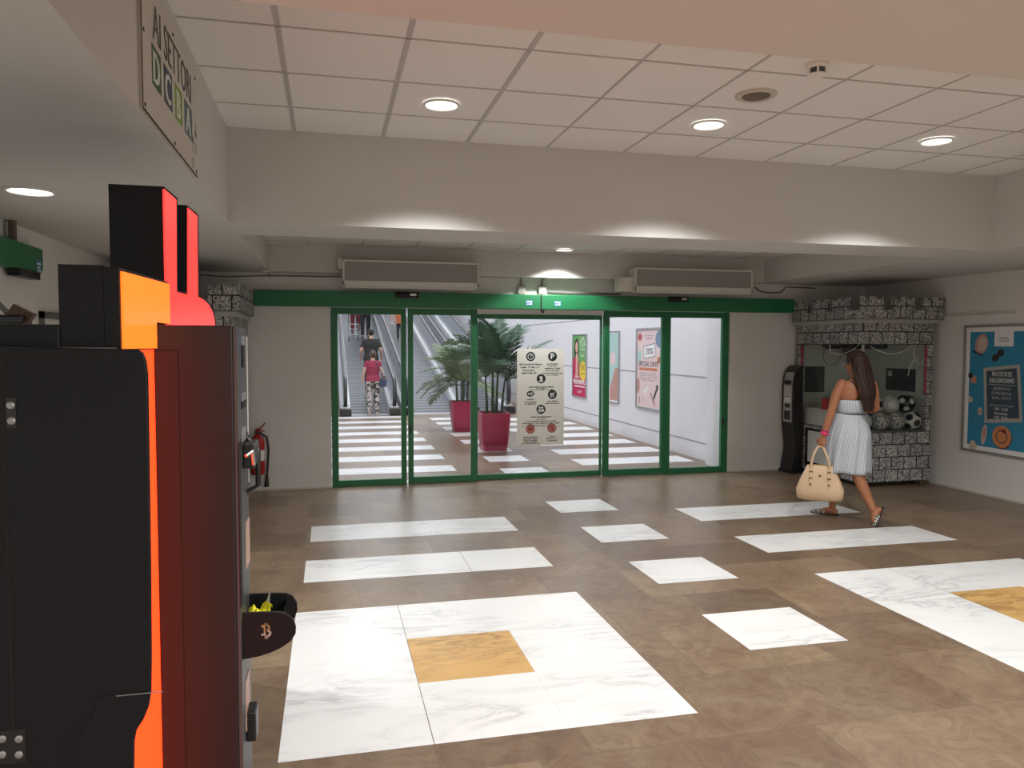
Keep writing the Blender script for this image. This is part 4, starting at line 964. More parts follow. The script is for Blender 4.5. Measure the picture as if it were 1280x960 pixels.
framed('poster', 'pale pink special days poster, nearest to the doors on the hall wall', HX, 11.50, 12.56, .575, 1.955, .035, 'pinkbg', draw_days, ALU)

# ------------------------------------------------------------------ notice board on the middle glass
t = thing('notice_board', 'off white notice board with round icons, fixed to the middle glass door', 'notice board', (2.523, 9.16, .43))
yN = 9.155
NB = [mat('notice_ivory', (0.86, 0.87, 0.81), .5), mat('notice_ink', (0.018, 0.028, 0.04), .6), mat('notice_red', (0.35, 0.03, 0.025), .6), mat('notice_text', (0.05, 0.055, 0.06), .7), mat('notice_pink', (0.62, 0.25, 0.22), .6)]
a, d = ony(646.5, 436, yN), ony(704.5, 555.5, yN)
x0, x1, zt_, zb_ = a[0], d[0], a[2], d[2]
MB().box(x0, x1, yN, yN + .012, zb_, zt_).build('panel', NB[0], t, bevel=.001)
for fx in (x0 + .03, x1 - .03):
    for fz in (zb_ + .03, zt_ - .03):
        MB().cyl((fx, yN + .012, fz), (fx, 9.171, fz), .012, n=12).build('glass_spacer', STEEL, t, smooth=40)
b = MB(); W_, H_ = x1 - x0, zt_ - zb_
s = Sheet(b, (x0, yN, zb_), (1, 0, 0), (0, 0, 1), (0, -1, 0))
def nb(px, py): return ((px - 646.5) / 58.0 * W_, (555.5 - py) / 119.5 * H_)
R = .058
def icon(px, py, m=1): u, v = nb(px, py); s.disc(u, v, R, m, 1, 28); return u, v
u, v = icon(663, 445.5); s.ring(u, v, .030, .038, 0, 2); s.line((u, v), (u, v + .024), .006, 0, 3); s.line((u, v), (u + .018, v + .012), .006, 0, 3)
u, v = icon(690, 445.5); s.text('P', u, v - .03, .062, 0, 2, bold=.004); s.line((u - .03, v + .035), (u + .01, v + .044), .006, 0, 2)
u, v = icon(676, 473); s.rect(u - .012, v - .034, u + .018, v + .03, 0, 2); s.disc(u - .006, v + .016, .016, 0, 3); s.rect(u - .03, v - .038, u + .022, v - .026, 0, 3)
u, v = nb(663, 491.5); s.disc(u, v, .05, 1, 1, 24, ry=.036); s.disc(u - .022, v, .013, 0, 2); s.rect(u + .002, v - .018, u + .036, v + .018, 0, 2); s.rect(u + .012, v - .009, u + .036, v + .009, 1, 3)
u, v = icon(690, 492.5); s.rect(u - .028, v - .006, u + .02, v + .016, 0, 2); s.disc(u - .014, v - .022, .010, 0, 2); s.disc(u + .012, v - .022, .010, 0, 2); s.line((u + .018, v + .014), (u + .034, v + .032), .006, 0, 2)
u, v = icon(676, 511); s.disc(u - .016, v + .022, .014, 0, 2); s.disc(u + .016, v + .022, .014, 0, 2); s.rect(u - .036, v - .034, u - .002, v + .002, 0, 2); s.rect(u + .004, v - .030, u + .036, v + .004, 0, 2); s.rect(u - .028, v - .026, u - .010, v - .014, 1, 3)
u, v = icon(663, 535, 2); s.disc(u, v, R * .84, 4, 2, 28); s.ring(u, v, .0, .001, 2, 3); s.disc(u - .006, v - .004, .026, 2, 3, ry=.016); s.disc(u + .022, v + .014, .012, 2, 3); s.rect(u - .026, v - .03, u - .018, v, 2, 3); s.rect(u + .008, v - .03, u + .016, v, 2, 3); s.line((u - .036, v + .036), (u + .036, v - .036), .007, 2, 4)
u, v = icon(689.5, 534.5, 2); s.disc(u, v, R * .84, 4, 2, 28); s.rect(u - .022, v - .03, u + .02, v + .022, 2, 3); s.rect(u - .014, v - .022, u + .006, v + .012, 4, 4); s.line((u - .036, v + .036), (u + .036, v - .036), .007, 2, 5)
for tx, px, py, ww, hh in [('dal Lunedì al Sabato', 663, 455, 28, .022), ('dalle 9 alle 21', 662, 458.6, 23, .022), ('Domenica', 661, 462.4, 14, .022), ('dalle 9 alle 20', 661, 465.8, 18, .022),
    ('parcheggio', 690, 454.5, 13, .016), ('coperto', 690, 457, 12, .016), ('gratuito su 2 piani', 690, 460, 19, .020), ('aperto tutti i giorni', 690, 463, 17, .014), ('sosta massima di 3 ore', 690, 466, 25, .018), ('per i clienti', 690, 468.4, 14, .014),
    ('punto informazioni clienti', 676, 483, 30, .020), ('presso la galleria', 676, 484.9, 12, .010), ('tutti i giorni dalle 9 alle 20', 676, 486.6, 28, .011),
    ('WIFI', 663, 498.5, 8, .018), ('rete gratuita', 663, 501.5, 14, .016), ('in galleria', 663, 504, 14, .014), ('area bimbi', 690, 501, 12, .018), ('giochi e divertimento', 690, 503.6, 17, .014),
    ('carte di pagamento', 676, 520, 25, .020), ('si accettano', 676, 523, 12, .012), ('le principali carte di credito', 676, 525.5, 38, .016), ('buoni pasto e carte regalo in tutti i negozi', 676, 528, 46, .016), ('chiedere in cassa', 676, 530.4, 32, .012),
    ('vietato introdurre', 663, 545, 18, .018), ('cani e altri animali', 663, 547.5, 18, .013), ('di grossa taglia', 663, 549.3, 17, .013), ('nella galleria', 663, 551, 16, .013), ('per motivi di sicurezza', 663, 553, 22, .014),
    ('vietato', 690, 545, 8, .014), ('filmare e', 690, 547.5, 14, .016), ('fotografare', 690, 550, 12, .016)]:
    u, v = nb(px, py); s.text(tx, u, v - hh / 2, hh, 3, 2, width=ww / 58 * W_, bold=.0016)
u, v = nb(676, 532); s.rect(.05, v, W_ - .05, v + .003, 3, 2)
b.build('print', NB, t, fix=False)
# ------------------------------------------------------------------ the hall: moving ramps
RS, Y_R, Y_E = math.tan(math.radians(12.2)), 18.75, 40.0
def zr(y): return max(0.0, (y - Y_R) * RS)
BELT = stripe_mat('grooved_pallet', (0.035, 0.04, 0.05), (0.13, 0.145, 0.17), 1.3, 'Y', .45)
ENAM = mat('white_enamel_panel', (0.74, 0.75, 0.78), .35); PANE = mat('grey_balustrade_panel', (0.42, 0.45, 0.50), .2); RUB = mat('dark_handrail', (0.025, 0.025, 0.03), .30); SKIRT = mat('ramp_skirt', (0.76, 0.78, 0.82), .35)
def sloped(b, x0, x1, h0, h1, y0=Y_R, y1=Y_E, m=0):
    b.add([(x0, y0, zr(y0) + h0), (x1, y0, zr(y0) + h0), (x0, y1, zr(y1) + h0), (x1, y1, zr(y1) + h0), (x0, y0, zr(y0) + h1), (x1, y0, zr(y0) + h1), (x0, y1, zr(y1) + h1), (x1, y1, zr(y1) + h1)],
          [(0, 2, 3, 1), (4, 5, 7, 6), (0, 1, 5, 4), (2, 6, 7, 3), (0, 4, 6, 2), (1, 3, 7, 5)], m)
def moving_ramp(label, xa, xb, xc, xd):
    """xa..xb left balustrade, xb..xc belt, xc..xd right balustrade"""
    t = thing('moving_ramp', label, 'moving walkway', ((xa + xd) / 2, Y_R, 0), 'moving ramps in the hall')
    b = MB(); sloped(b, xb, xc, -.35, 0.0); b.build('pallet_belt', BELT, t)
    MB().box(xb, xc, Y_R - .55, Y_R, 0, .008).build('comb_plate', STEEL, t)
    for x0, x1, inner in ((xa, xb, 1), (xc, xd, -1)):
        xm = (x0 + x1) / 2
        b = MB(); sloped(b, x0, x1, -.35, .20); b.box(x0, x1, Y_R - .35, Y_R, 0, .20)
        b.build('skirt', SKIRT, t, bevel=.01)
        b = MB(); sloped(b, xm - .035, xm + .035, .16, .84); b.box(xm - .035, xm + .035, Y_R - .30, Y_R, .16, .84)
        b.build('balustrade_panel', PANE, t)
        b = MB(); sloped(b, x0 + .02, x1 - .02, .198, .225); b.build('deck_strip', ENAM, t)
        hp = [(xm, Y_R - .30, .20), (xm, Y_R - .42, .30), (xm, Y_R - .47, .45), (xm, Y_R - .47, .62), (xm, Y_R - .42, .78), (xm, Y_R - .28, .87), (xm, Y_R, .89), (xm, Y_E, zr(Y_E) + .89)]
        R = []
        for i, p in enumerate(hp):
            p = np.array(p); tt = np.array(hp[min(i + 1, len(hp) - 1)]) - np.array(hp[max(i - 1, 0)]); tt = tt / np.linalg.norm(tt); nn = np.cross(np.array([1., 0, 0]), tt)
            R.append([p + .045 * math.cos(q) * np.array([1, 0, 0]) + .032 * math.sin(q) * nn for q in np.linspace(0, 2 * PI, 10, endpoint=False)])
        MB().rings(R).build('handrail', RUB, t, smooth=50)
        MB().prism([(xm - .035, y, z) for y, z in [(Y_R - .30, .18), (Y_R - .40, .31), (Y_R - .445, .46), (Y_R - .445, .61), (Y_R - .40, .75), (Y_R - .30, .82)]], (.07, 0, 0)).build('newel', DGREY, t)
        MB().box(x0 - .015, x1 + .015, Y_R - .62, Y_R - .25, 0, .165).build('newel_base', BLACKM, t, bevel=.015)
moving_ramp('leftmost moving ramp, the one the woman in red is boarding', .25, .485, 1.40, 1.615)
moving_ramp('middle moving ramp with grey grooved belt, rising behind the palms', 1.70, 1.925, 3.03, 3.255)
moving_ramp('rightmost moving ramp, nearest to the hall wall with posters', 3.30, 3.51, 4.17, 4.40)

# ------------------------------------------------------------------ potted palms
POT = mat('raspberry_pot', (0.40, 0.012, 0.07), .35); SOIL = mat('dark_soil', (0.03, 0.022, 0.015), .9, bump=.4, bscale=40)
LEAF = mat('palm_leaf', (0.05, 0.13, 0.07), .45, vary=.45, vscale=5); LEAF2 = mat('palm_leaf_pale', (0.17, 0.24, 0.12), .5, vary=.4, vscale=5); CANE = mat('palm_cane', (0.03, 0.055, 0.028), .5, vary=.3, vscale=12)
def rsq(cx, cy, z, h, r, n=5):
    P = []
    for k in range(4):
        a0 = k * PI / 2; ox, oy = [(1, 1), (-1, 1), (-1, -1), (1, -1)][k]
        for q in np.linspace(0, PI / 2, n):
            P.append((cx + ox * (h - r) + r * math.cos(a0 + q), cy + oy * (h - r) + r * math.sin(a0 + q), z))
    return P
def palm(label, cx, cy, ph, wt, wb, fr, canes, leaf, seed):
    g = np.random.default_rng(seed)
    t = thing('potted_palm', label, 'potted palm', (cx, cy, 0), 'potted palms in the hall')
    p = MB().rings([rsq(cx, cy, .0, wb - .012, .035), rsq(cx, cy, .015, wb, .045), rsq(cx, cy, ph * .5, wb + (wt - wb) * .62, .05), rsq(cx, cy, ph - .03, wt, .05), rsq(cx, cy, ph, wt - .005, .05), rsq(cx, cy, ph, wt - .03, .04), rsq(cx, cy, ph - .05, wt - .035, .04)]).build('pot', POT, t, smooth=40)
    MB().rings([rsq(cx, cy, ph - .06, wt - .03, .04), rsq(cx, cy, ph - .04, wt - .032, .04)]).build('soil', SOIL, t)
    for x, y, zt, lx, ly in canes:
        MB().tube([(cx + x, cy + y, ph - .06), (cx + x + lx * .4, cy + y + ly * .4, ph + (zt - ph) * .5), (cx + x + lx, cy + y + ly, zt)], [.026, .021, .014], 8).build('cane', CANE, t, smooth=50)
    for (bx_, by_, bz, az, el, L, droop) in fr:
        b = MB(); n = 15; pts = []
        d = np.array([math.cos(az), math.sin(az), 0]); pos = np.array([cx + bx_, cy + by_, bz]); e = el
        for k in range(n):
            pts.append(pos.copy()); step = L / (n - 1)
            pos = pos + step * (d * math.cos(e) + np.array([0, 0, math.sin(e)])); e -= droop / (n - 1)
        b.tube(pts, [.008 * (1 - .8 * k / n) + .002 for k in range(n)], 5, 1)
        side = np.cross(d, [0, 0, 1])
        for k in range(3, n * 3 - 3):
            f = k / (n * 3 - 3); i = f * (n - 1); i0 = min(int(i), n - 2); fr_ = i - i0
            c = pts[i0] * (1 - fr_) + pts[i0 + 1] * fr_; tg = pts[i0 + 1] - pts[i0]; tg /= np.linalg.norm(tg)
            up = np.cross(side, tg); up = up if up[2] > 0 else -up
            ll = (.30 * math.sin(PI * min(1, f * .85 + .14)) + .03) * (L / .95) * g.uniform(.85, 1.1)
            for sg in (-1, 1):
                ld = sg * side * .80 + tg * .62 + up * g.uniform(-.12, .22); ld /= np.linalg.norm(ld)
                w = tg * .5 - sg * side * .15; w = w / np.linalg.norm(w) * .0135
                tip = c + ld * ll + np.array([0, 0, -.10 * ll * g.uniform(.6, 1.5)]); mid = c + ld * ll * .5 + np.array([0, 0, .01])
                b.add([c - w * .4, c + w * .4, mid + w, mid - w, tip], [(0, 1, 2, 3), (3, 2, 4)], 0)
        b.build('frond', [leaf, CANE], t, fix=False)
g = np.random.default_rng(3)
can = [(-.10, .02, 1.15, -.02, .03), (-.03, -.06, 1.25, .0, -.02), (.05, .03, 1.2, .03, .02), (.12, -.04, 1.1, .05, -.02), (.02, .10, 1.2, .0, .05)]
fr = []
for k in range(22):
    c = can[k % 5]; az = k * 2.399 + .3
    fr.append((c[0] + c[3], c[1] + c[4], c[2] - .02, az, (1.38, 1.12, .88, .62)[k % 4] + g.uniform(-.1, .1), g.uniform(.85, 1.08), (.55, .75, .95, 1.0)[k % 4] * g.uniform(.9, 1.15)))
fr += [(.17, -.06, 1.08, -.05, .85, 1.05, .95), (.17, -.06, 1.08, -.12, .50, .9, .9)]
palm('tall palm in a raspberry red square pot behind the left edge of the middle glass', 2.52, 11.83, .60, .235, .19, fr, can, LEAF, 5)
can = [(-.12, .0, 1.0, -.03, .0), (-.02, -.08, 1.05, .0, -.03), (.08, .04, 1.05, .03, .02), (.0, .1, 1.0, .0, .04)]
fr = []
for k in range(28):
    c = can[k % 4]; az = k * 2.399 + 1.1
    fr.append((c[0] + c[3], c[1] + c[4], c[2] - .03 - .10 * (k % 3 == 2), az, (1.25, .88, .5, .2)[k % 4] + g.uniform(-.12, .12), g.uniform(.85, 1.08), (.7, .95, 1.15, 1.25)[k % 4] * g.uniform(.9, 1.15)))
palm('bushy pale green palm in a raspberry red square pot, farther from the doors', 2.52, 14.62, .58, .25, .20, fr, can, LEAF2, 9)
# ------------------------------------------------------------------ people
def vec(*a): return np.array(a, float)
def nrm(a): a = np.array(a, float); return a / (np.linalg.norm(a) + 1e-12)
UPV = vec(0, 0, 1)
def ering(c, a, b_, n=20): return [np.array(c) + a * math.cos(q) + b_ * math.sin(q) for q in np.linspace(0, 2 * PI, n, endpoint=False)]
def limb(mb, P, R, n=14):
    """tapered limb with extra rings at the joints and rounded ends"""
    P = [np.array(p, float) for p in P]; pts, rr = [], []
    for i in range(len(P) - 1):
        for f in ((0, .33, .66) if i < len(P) - 2 else (0, .33, .66, 1)):
            pts.append(P[i] * (1 - f) + P[i + 1] * f); rr.append(R[i] * (1 - f) + R[i + 1] * f)
    d0 = nrm(P[0] - P[1]); d1 = nrm(P[-1] - P[-2])
    pts = [P[0] + d0 * R[0] * .7] + pts + [P[-1] + d1 * R[-1] * .7]; rr = [R[0] * .55] + rr + [R[-1] * .55]
    mb.tube(pts, rr, n)
def rot_to(v, toward, a): return nrm(v * math.cos(a) + toward * math.sin(a))
def hand(mb, w, d, n, s, curl=.35, k=1.0, thumb=.5):
    """w wrist, d pointing along the hand, n out of the palm, s towards the thumb side"""
    d, n = nrm(d), np.array(n, float); n = nrm(n - d * np.dot(n, d)); s = np.array(s, float); s = nrm(s - d * np.dot(s, d) - n * np.dot(s, n))
    mb.rings([ering(w + d * t * k, s * a * k, n * c * k, 12) for t, a, c in ((-.01, .022, .019), (.015, .026, .018), (.045, .037, .0155), (.075, .040, .0135), (.090, .036, .011))])
    for off, L, j in ((.029, .068, 0), (.010, .077, .05), (-.010, .071, .1), (-.028, .055, .18)):
        p = w + (d * .082 + s * off) * k; v = nrm(d + s * off * 3); nn = n; P = [p]
        for q, f in ((curl * .9 + j, .44), (curl * 1.15, .31), (curl * .8, .25)):
            v2 = rot_to(v, nn, q); nn = rot_to(nn, -v, q); v = v2; p = p + v * L * f * k; P.append(p)
        mb.tube(P, [.0092 * k, .0088 * k, .0080 * k, .0062 * k], 8)
    p = w + (d * .022 + s * .026) * k; v = nrm(d * .62 + s * .72 + n * .25); P = [p]
    for q, f in ((0, .040), (thumb, .030), (thumb * .7, .024)):
        v = rot_to(v, nrm(d * .8 + n * .6 - v * np.dot(d * .8 + n * .6, v)), q); p = p + v * f * k; P.append(p)
    mb.tube(P, [.0135 * k, .0112 * k, .0098 * k, .0075 * k], 8)
def head(mb, c, F, U, k=1.0):
    F, U = nrm(F), nrm(U); F = nrm(F - U * np.dot(F, U)); R = np.cross(F, U)
    mb.ellipsoid(c + U * .022 * k - F * .008 * k, (R * .073 * k, F * .092 * k, U * .088 * k), 20, 14)
    mb.rings([ering(c + U * z * k + F * f * k, R * a * k, F * b_ * k, 18) for z, f, a, b_ in ((.03, .012, .068, .078), (-.01, .018, .064, .070), (-.045, .026, .055, .058), (-.080, .036, .042, .044), (-.104, .050, .024, .026))])
    mb.tube([c + F * .086 * k + U * .022 * k, c + F * .099 * k - U * .006 * k, c + F * .106 * k - U * .022 * k, c + F * .086 * k - U * .032 * k], [.008 * k, .0105 * k, .0135 * k, .010 * k], 8)
    mb.ellipsoid(c + F * .083 * k - U * .057 * k, (R * .024 * k, F * .012 * k, U * .012 * k), 10, 6)
    mb.ellipsoid(c + F * .082 * k + U * .030 * k, (R * .05 * k, F * .012 * k, U * .008 * k), 10, 6)
    for sg in (-1, 1):
        mb.ellipsoid(c + R * sg * .074 * k - F * .008 * k - U * .006 * k, (R * .008 * k, F * .017 * k, U * .029 * k), 10, 6)
def remesh(mb, name, mats, voxel, iters, parent, picker=None):
    o = wloc(parent); me = mb.mesh(name + '_cage', mats[0], tuple(o), uv=False)
    bm = bmesh.new(); bm.from_mesh(me); bmesh.ops.recalc_face_normals(bm, faces=bm.faces); bm.to_mesh(me); bm.free()
    tmp = bpy.data.objects.new(name + '_cage', me); COL.objects.link(tmp)
    r = tmp.modifiers.new('voxels', 'REMESH'); r.mode = 'VOXEL'; r.voxel_size = voxel
    if iters: q = tmp.modifiers.new('smooth', 'SMOOTH'); q.factor = .5; q.iterations = iters
    dg = bpy.context.evaluated_depsgraph_get(); dg.update()
    out = bpy.data.meshes.new_from_object(tmp.evaluated_get(dg)); out.name = name
    bpy.data.objects.remove(tmp); bpy.data.meshes.remove(me)
    out.materials.clear()
    for m in mats: out.materials.append(m)
    out.polygons.foreach_set('use_smooth', [True] * len(out.polygons))
    if picker:
        n = len(out.polygons); C = np.zeros(n * 3); out.polygons.foreach_get('center', C); C = C.reshape(-1, 3) + np.array(o)
        out.polygons.foreach_set('material_index', np.array(picker(C), dtype=np.int32))
    else: out.polygons.foreach_set('material_index', np.zeros(len(out.polygons), dtype=np.int32))
    ob = bpy.data.objects.new(name, out); COL.objects.link(ob); ob.parent = parent
    return ob
def spine_at(S, z):
    for a, b_ in zip(S[:-1], S[1:]):
        if z <= b_[2] or b_ is S[-1]:
            f = (z - a[2]) / (b_[2] - a[2]); return a + (b_ - a) * f
def torso(mb, S, Rp, Rs, prof, n=22, z0=None, z1=None, grow=0.0):
    """prof: (z, half width, half depth, forward shift); lateral turns from the pelvis line to the shoulder line"""
    R = []
    for z, a, b_, f in prof:
        if (z0 is not None and z < z0) or (z1 is not None and z > z1): continue
        t = min(1, max(0, (z - S[0][2]) / (S[-1][2] - S[0][2]))); lat = nrm(Rp * (1 - t) + Rs * t); fw = np.cross(UPV, lat)
        R.append(ering(spine_at(S, z) + fw * f, lat * (a + grow), fw * (b_ + grow), n))
    mb.rings(R); return R

EYEM = mat('eye_dark', (0.02, 0.015, 0.012), .2); LIP = mat('lip_rose', (0.35, 0.09, 0.07), .45)
def face_pick(c, F, U, k=1.0, extra=None):
    F, U = nrm(F), nrm(U); F = nrm(F - U * np.dot(F, U)); R = np.cross(F, U)
    def pick(C):
        m = np.zeros(len(C), int); D = (C - c) / k; x, y, z = D @ R, D @ F, D @ U
        ahead = y > .05
        for sg in (-1, 1):
            m[ahead & (((x - sg * .031) / .013) ** 2 + ((z - .012) / .006) ** 2 < 1)] = 1
            m[ahead & (abs(x - sg * .032) < .018) & (abs(z - .032 + abs(x - sg * .032) * .15) < .0035)] = 1
        m[ahead & ((x / .022) ** 2 + ((z + .057) / .008) ** 2 < 1)] = 2
        return m
    return pick

# ---- standing people seen from behind on the ramps; built at the origin, facing away (+Y)
def stand(H, arm_l, arm_r, step=0.0, wide=.09):
    k = H / 1.70
    J = dict(S=[vec(0, 0, .90) * k, vec(0, .01, 1.06) * k, vec(0, -.01, 1.26) * k, vec(0, .0, 1.43) * k], hc=vec(0, .03, 1.575) * k)
    for sg, s in ((-1, 'l'), (1, 'r')):
        st = step * sg
        J['hip' + s] = vec(sg * wide, 0, .88) * k; J['knee' + s] = vec(sg * (wide + .01), .02 + st * .5, .48) * k; J['ank' + s] = vec(sg * (wide + .01), -.02 + st, .08) * k; J['toe' + s] = vec(sg * (wide + .03), .14 + st, .025) * k
        a = arm_l if s == 'l' else arm_r
        J['sh' + s] = vec(sg * .175, -.01, 1.375) * k; J['el' + s] = vec(*a[0]) * k; J['wr' + s] = vec(*a[1]) * k
    return J, k
PROF = [(.80, .13, .10, 0), (.88, .172, .118, -.01), (.95, .165, .112, -.01), (1.05, .138, .098, 0), (1.15, .145, .105, 0), (1.26, .160, .112, 0), (1.34, .165, .095, 0), (1.40, .115, .07, 0), (1.43, .062, .058, 0)]
def shift(J, o):
    o = np.array(o, float); return {q: ([p + o for p in v] if isinstance(v, list) else v + o) for q, v in J.items()}
def person(name, label, cat, loc, H, arm_l, arm_r, top, bottom, skin, hair, shoe, sleeve=.55, hairstyle='short', legs='long', step=0.0, build=1.0, group='people on the moving ramps', topname='shirt', botname='trousers', voxel=.0085):
    J, k = stand(H, arm_l, arm_r, step); J = shift(J, loc); loc = np.array(loc, float)
    t = thing(name, label, cat, tuple(loc), group)
    prof = [(z * k + loc[2], a * k * build, b_ * k * build, f * k) for z, a, b_, f in PROF]
    X = vec(1, 0, 0); F = vec(0, 1, 0)
    m = MB(); torso(m, J['S'], X, X, prof)
    m.tube([J['S'][-1] - UPV * .05 * k, J['hc'] - UPV * .06 * k], [.058 * k, .052 * k], 14)
    head(m, J['hc'], F, UPV, k)
    for s, sg in (('l', -1), ('r', 1)):
        limb(m, [J['sh' + s] - X * sg * .02 * k, J['el' + s], J['wr' + s]], [.052 * k, .040 * k, .027 * k])
        d = nrm(J['wr' + s] - J['el' + s]); hand(m, J['wr' + s], d, nrm(vec(-sg, .25, 0)), vec(0, 1, .1), .35, k)
        limb(m, [J['hip' + s], J['knee' + s], J['ank' + s]], [.088 * k, .056 * k, .036 * k])
        limb(m, [J['ank' + s] - UPV * .02 * k - F * .03 * k, J['toe' + s]], [.036 * k, .030 * k])
    remesh(m, 'body', [skin, EYEM, LIP], voxel, 3, t, face_pick(J['hc'], F, UPV, k))
    m = MB(); torso(m, J['S'], X, X, prof, z0=(.86 if legs != 'dress' else .80) * k + loc[2], grow=.016 * k)
    for s, sg in (('l', -1), ('r', 1)):
        e = J['sh' + s] * (1 - sleeve) + J['el' + s] * sleeve
        limb(m, [J['sh' + s] - X * sg * .03 * k, e], [.066 * k, .056 * k])
    remesh(m, topname, [top], voxel, 3, t)
    if legs != 'none':
        m = MB(); torso(m, J['S'], X, X, prof, z1=.99 * k + loc[2], grow=.010 * k)
        for s in 'lr':
            if legs == 'long': limb(m, [J['hip' + s], J['knee' + s], J['ank' + s] + UPV * .03 * k], [.100 * k, .075 * k, .062 * k])
            else: limb(m, [J['hip' + s], J['hip' + s] * .35 + J['knee' + s] * .65], [.100 * k, .085 * k])
        remesh(m, botname, [bottom], voxel, 3, t)
    for s in 'lr':
        m = MB(); limb(m, [J['ank' + s] - UPV * .045 * k - F * .035 * k, J['toe' + s] + F * .01 * k], [.038 * k, .036 * k])
        a = J['ank' + s]; m.box(a[0] - .036 * k, a[0] + .036 * k, a[1] - .06 * k, a[1] + .16 * k, loc[2], loc[2] + .018 * k)
        remesh(m, 'shoe', [shoe], .007, 2, t)
    m = MB(); c = J['hc']
    m.ellipsoid(c + UPV * .035 * k - F * .018 * k, (X * .082 * k, F * .098 * k, UPV * .090 * k), 18, 12)
    if hairstyle == 'bun': m.ellipsoid(c + UPV * .02 * k - F * .115 * k, (X * .045 * k, F * .04 * k, UPV * .045 * k), 14, 10); m.ellipsoid(c - UPV * .02 * k - F * .045 * k, (X * .074 * k, F * .062 * k, UPV * .06 * k), 14, 10)
    elif hairstyle == 'short': m.ellipsoid(c - UPV * .01 * k - F * .04 * k, (X * .074 * k, F * .062 * k, UPV * .06 * k), 14, 10)
    else: m.rings([ering(c - F * .055 * k + UPV * z * k, X * a * k, F * .05 * k, 14) for z, a in ((.05, .07), (-.05, .085), (-.15, .09), (-.24, .06))])
    remesh(m, 'hair', [hair], .007, 2, t)
    return t, J, k
HAIRB = mat('hair_brown', (0.06, 0.025, 0.014), .5, bump=.3, bscale=120); HAIRK = mat('hair_black', (0.018, 0.013, 0.011), .5, bump=.3, bscale=120)
FLORAL = speckle_mat('floral_cloth', (0.03, 0.028, 0.03), (0.62, 0.55, 0.52), 15, .47, .53, .8)
def ramp_at(px, y, z=None):
    zz = zr(y) if z is None else z
    return (ony(px, 450, y)[0], y, zz)
RT = mat('raspberry_cloth', (0.30, 0.018, 0.06), .85, bump=.15, bscale=40); KT = mat('black_cloth', (0.018, 0.017, 0.018), .85, bump=.15, bscale=40)
L0 = ramp_at(466, 18.36, .009)
pt, J1, k1 = person('person', 'person in a raspberry shirt and floral trousers stepping onto the left moving ramp', 'person', L0, 1.53, ((-.235, -.02, 1.10), (-.27, .03, .88)), ((.235, -.02, 1.12), (.25, .14, .98)), RT, FLORAL, SKINF, HAIRB, mat('pale_shoe', (.5, .42, .40), .6), sleeve=.35, hairstyle='bun', step=.03, build=1.08)
t = thing('shoulder_bag', 'small dark blue bag at the hip of the person in the raspberry shirt', 'bag', (L0[0] + .24, L0[1], L0[2] + .8))
NV = mat('navy_leather', (0.02, 0.035, 0.10), .5)
bx0, bz0 = L0[0] + .215, L0[2] + .66
MB().rings([rsq(bx0 + .02, L0[1] + .0, bz0, .07, .02), rsq(bx0 + .02, L0[1], bz0 + .10, .09, .03), rsq(bx0 + .02, L0[1], bz0 + .19, .075, .02)]).build('pouch', NV, t, smooth=50)
MB().tube([(bx0 + .02, L0[1] - .07, bz0 + .18), (bx0 - .03, L0[1] - .11, bz0 + .34), (bx0 - .10, L0[1] - .13, bz0 + .52), (bx0 - .17, L0[1] - .10, bz0 + .61)], .008, 8).build('strap', NV, t, smooth=50)
w = J1['wrr']
t = thing('wallet', 'small brown wallet in the right hand of the person in raspberry', 'wallet', (w[0] + .03, w[1] + .07, w[2]))
MB().box(w[0] - .005, w[0] + .085, w[1] + .045, w[1] + .07, w[2] - .03, w[2] + .03).build('cover', mat('brown_leather', (.10, .04, .025), .5), t, bevel=.004)
MB().box(w[0] + .08, w[0] + .088, w[1] + .047, w[1] + .068, w[2] - .028, w[2] + .028).build('clasp', STEEL, t)
person('person', 'person in a black t-shirt riding up the left moving ramp', 'person', ramp_at(464, 20.5), 1.72, ((-.26, -.03, 1.12), (-.27, .12, .93)), ((.26, -.03, 1.12), (.27, .12, .93)), KT, mat('dark_trousers', (.03, .032, .04), .85), SKINF, HAIRK, BLACKM, sleeve=.6, build=1.12)
person('person', 'person in dark clothes farthest up the left moving ramp, right of the cart', 'person', ramp_at(457, 27.6), 1.76, ((-.25, -.02, 1.12), (-.26, .05, .88)), ((.25, -.02, 1.12), (.26, .05, .88)), mat('charcoal_cloth', (.03, .03, .033), .85), mat('charcoal_trousers', (.022, .022, .026), .85), SKINF, HAIRK, BLACKM, sleeve=.95, build=1.1)
person('person', 'person in red clothes farthest up the left moving ramp, behind the cart', 'person', ramp_at(444.5, 28.3), 1.66, ((-.22, .02, 1.12), (-.16, .2, 1.02)), ((.22, .02, 1.12), (.16, .2, 1.02)), mat('red_cloth', (.32, .03, .05), .85), mat('wine_trousers', (.2, .02, .035), .85), SKINF, HAIRB, BLACKM, sleeve=.5, legs='long', build=.95)
person('person', 'person with bare legs high on the middle moving ramp, under the door rail', 'person', ramp_at(493, 30.2), 1.65, ((-.22, -.02, 1.12), (-.24, .02, .88)), ((.22, -.02, 1.12), (.24, .02, .88)), mat('rose_cloth', (.4, .1, .1), .85), mat('pink_shorts', (.5, .2, .2), .85), SKINF, HAIRB, WHITEP, sleeve=.5, legs='shorts')
person('person', 'small person in an orange top on the middle moving ramp beside the door stile', 'person', ramp_at(500, 27.2), 1.12, ((-.23, -.02, 1.12), (-.26, .02, .88)), ((.23, -.02, 1.12), (.26, .02, .88)), mat('orange_cloth', (.62, .16, .05), .85), mat('black_leggings', (.03, .03, .03), .85), SKINF, HAIRB, BLACKM, sleeve=.5)
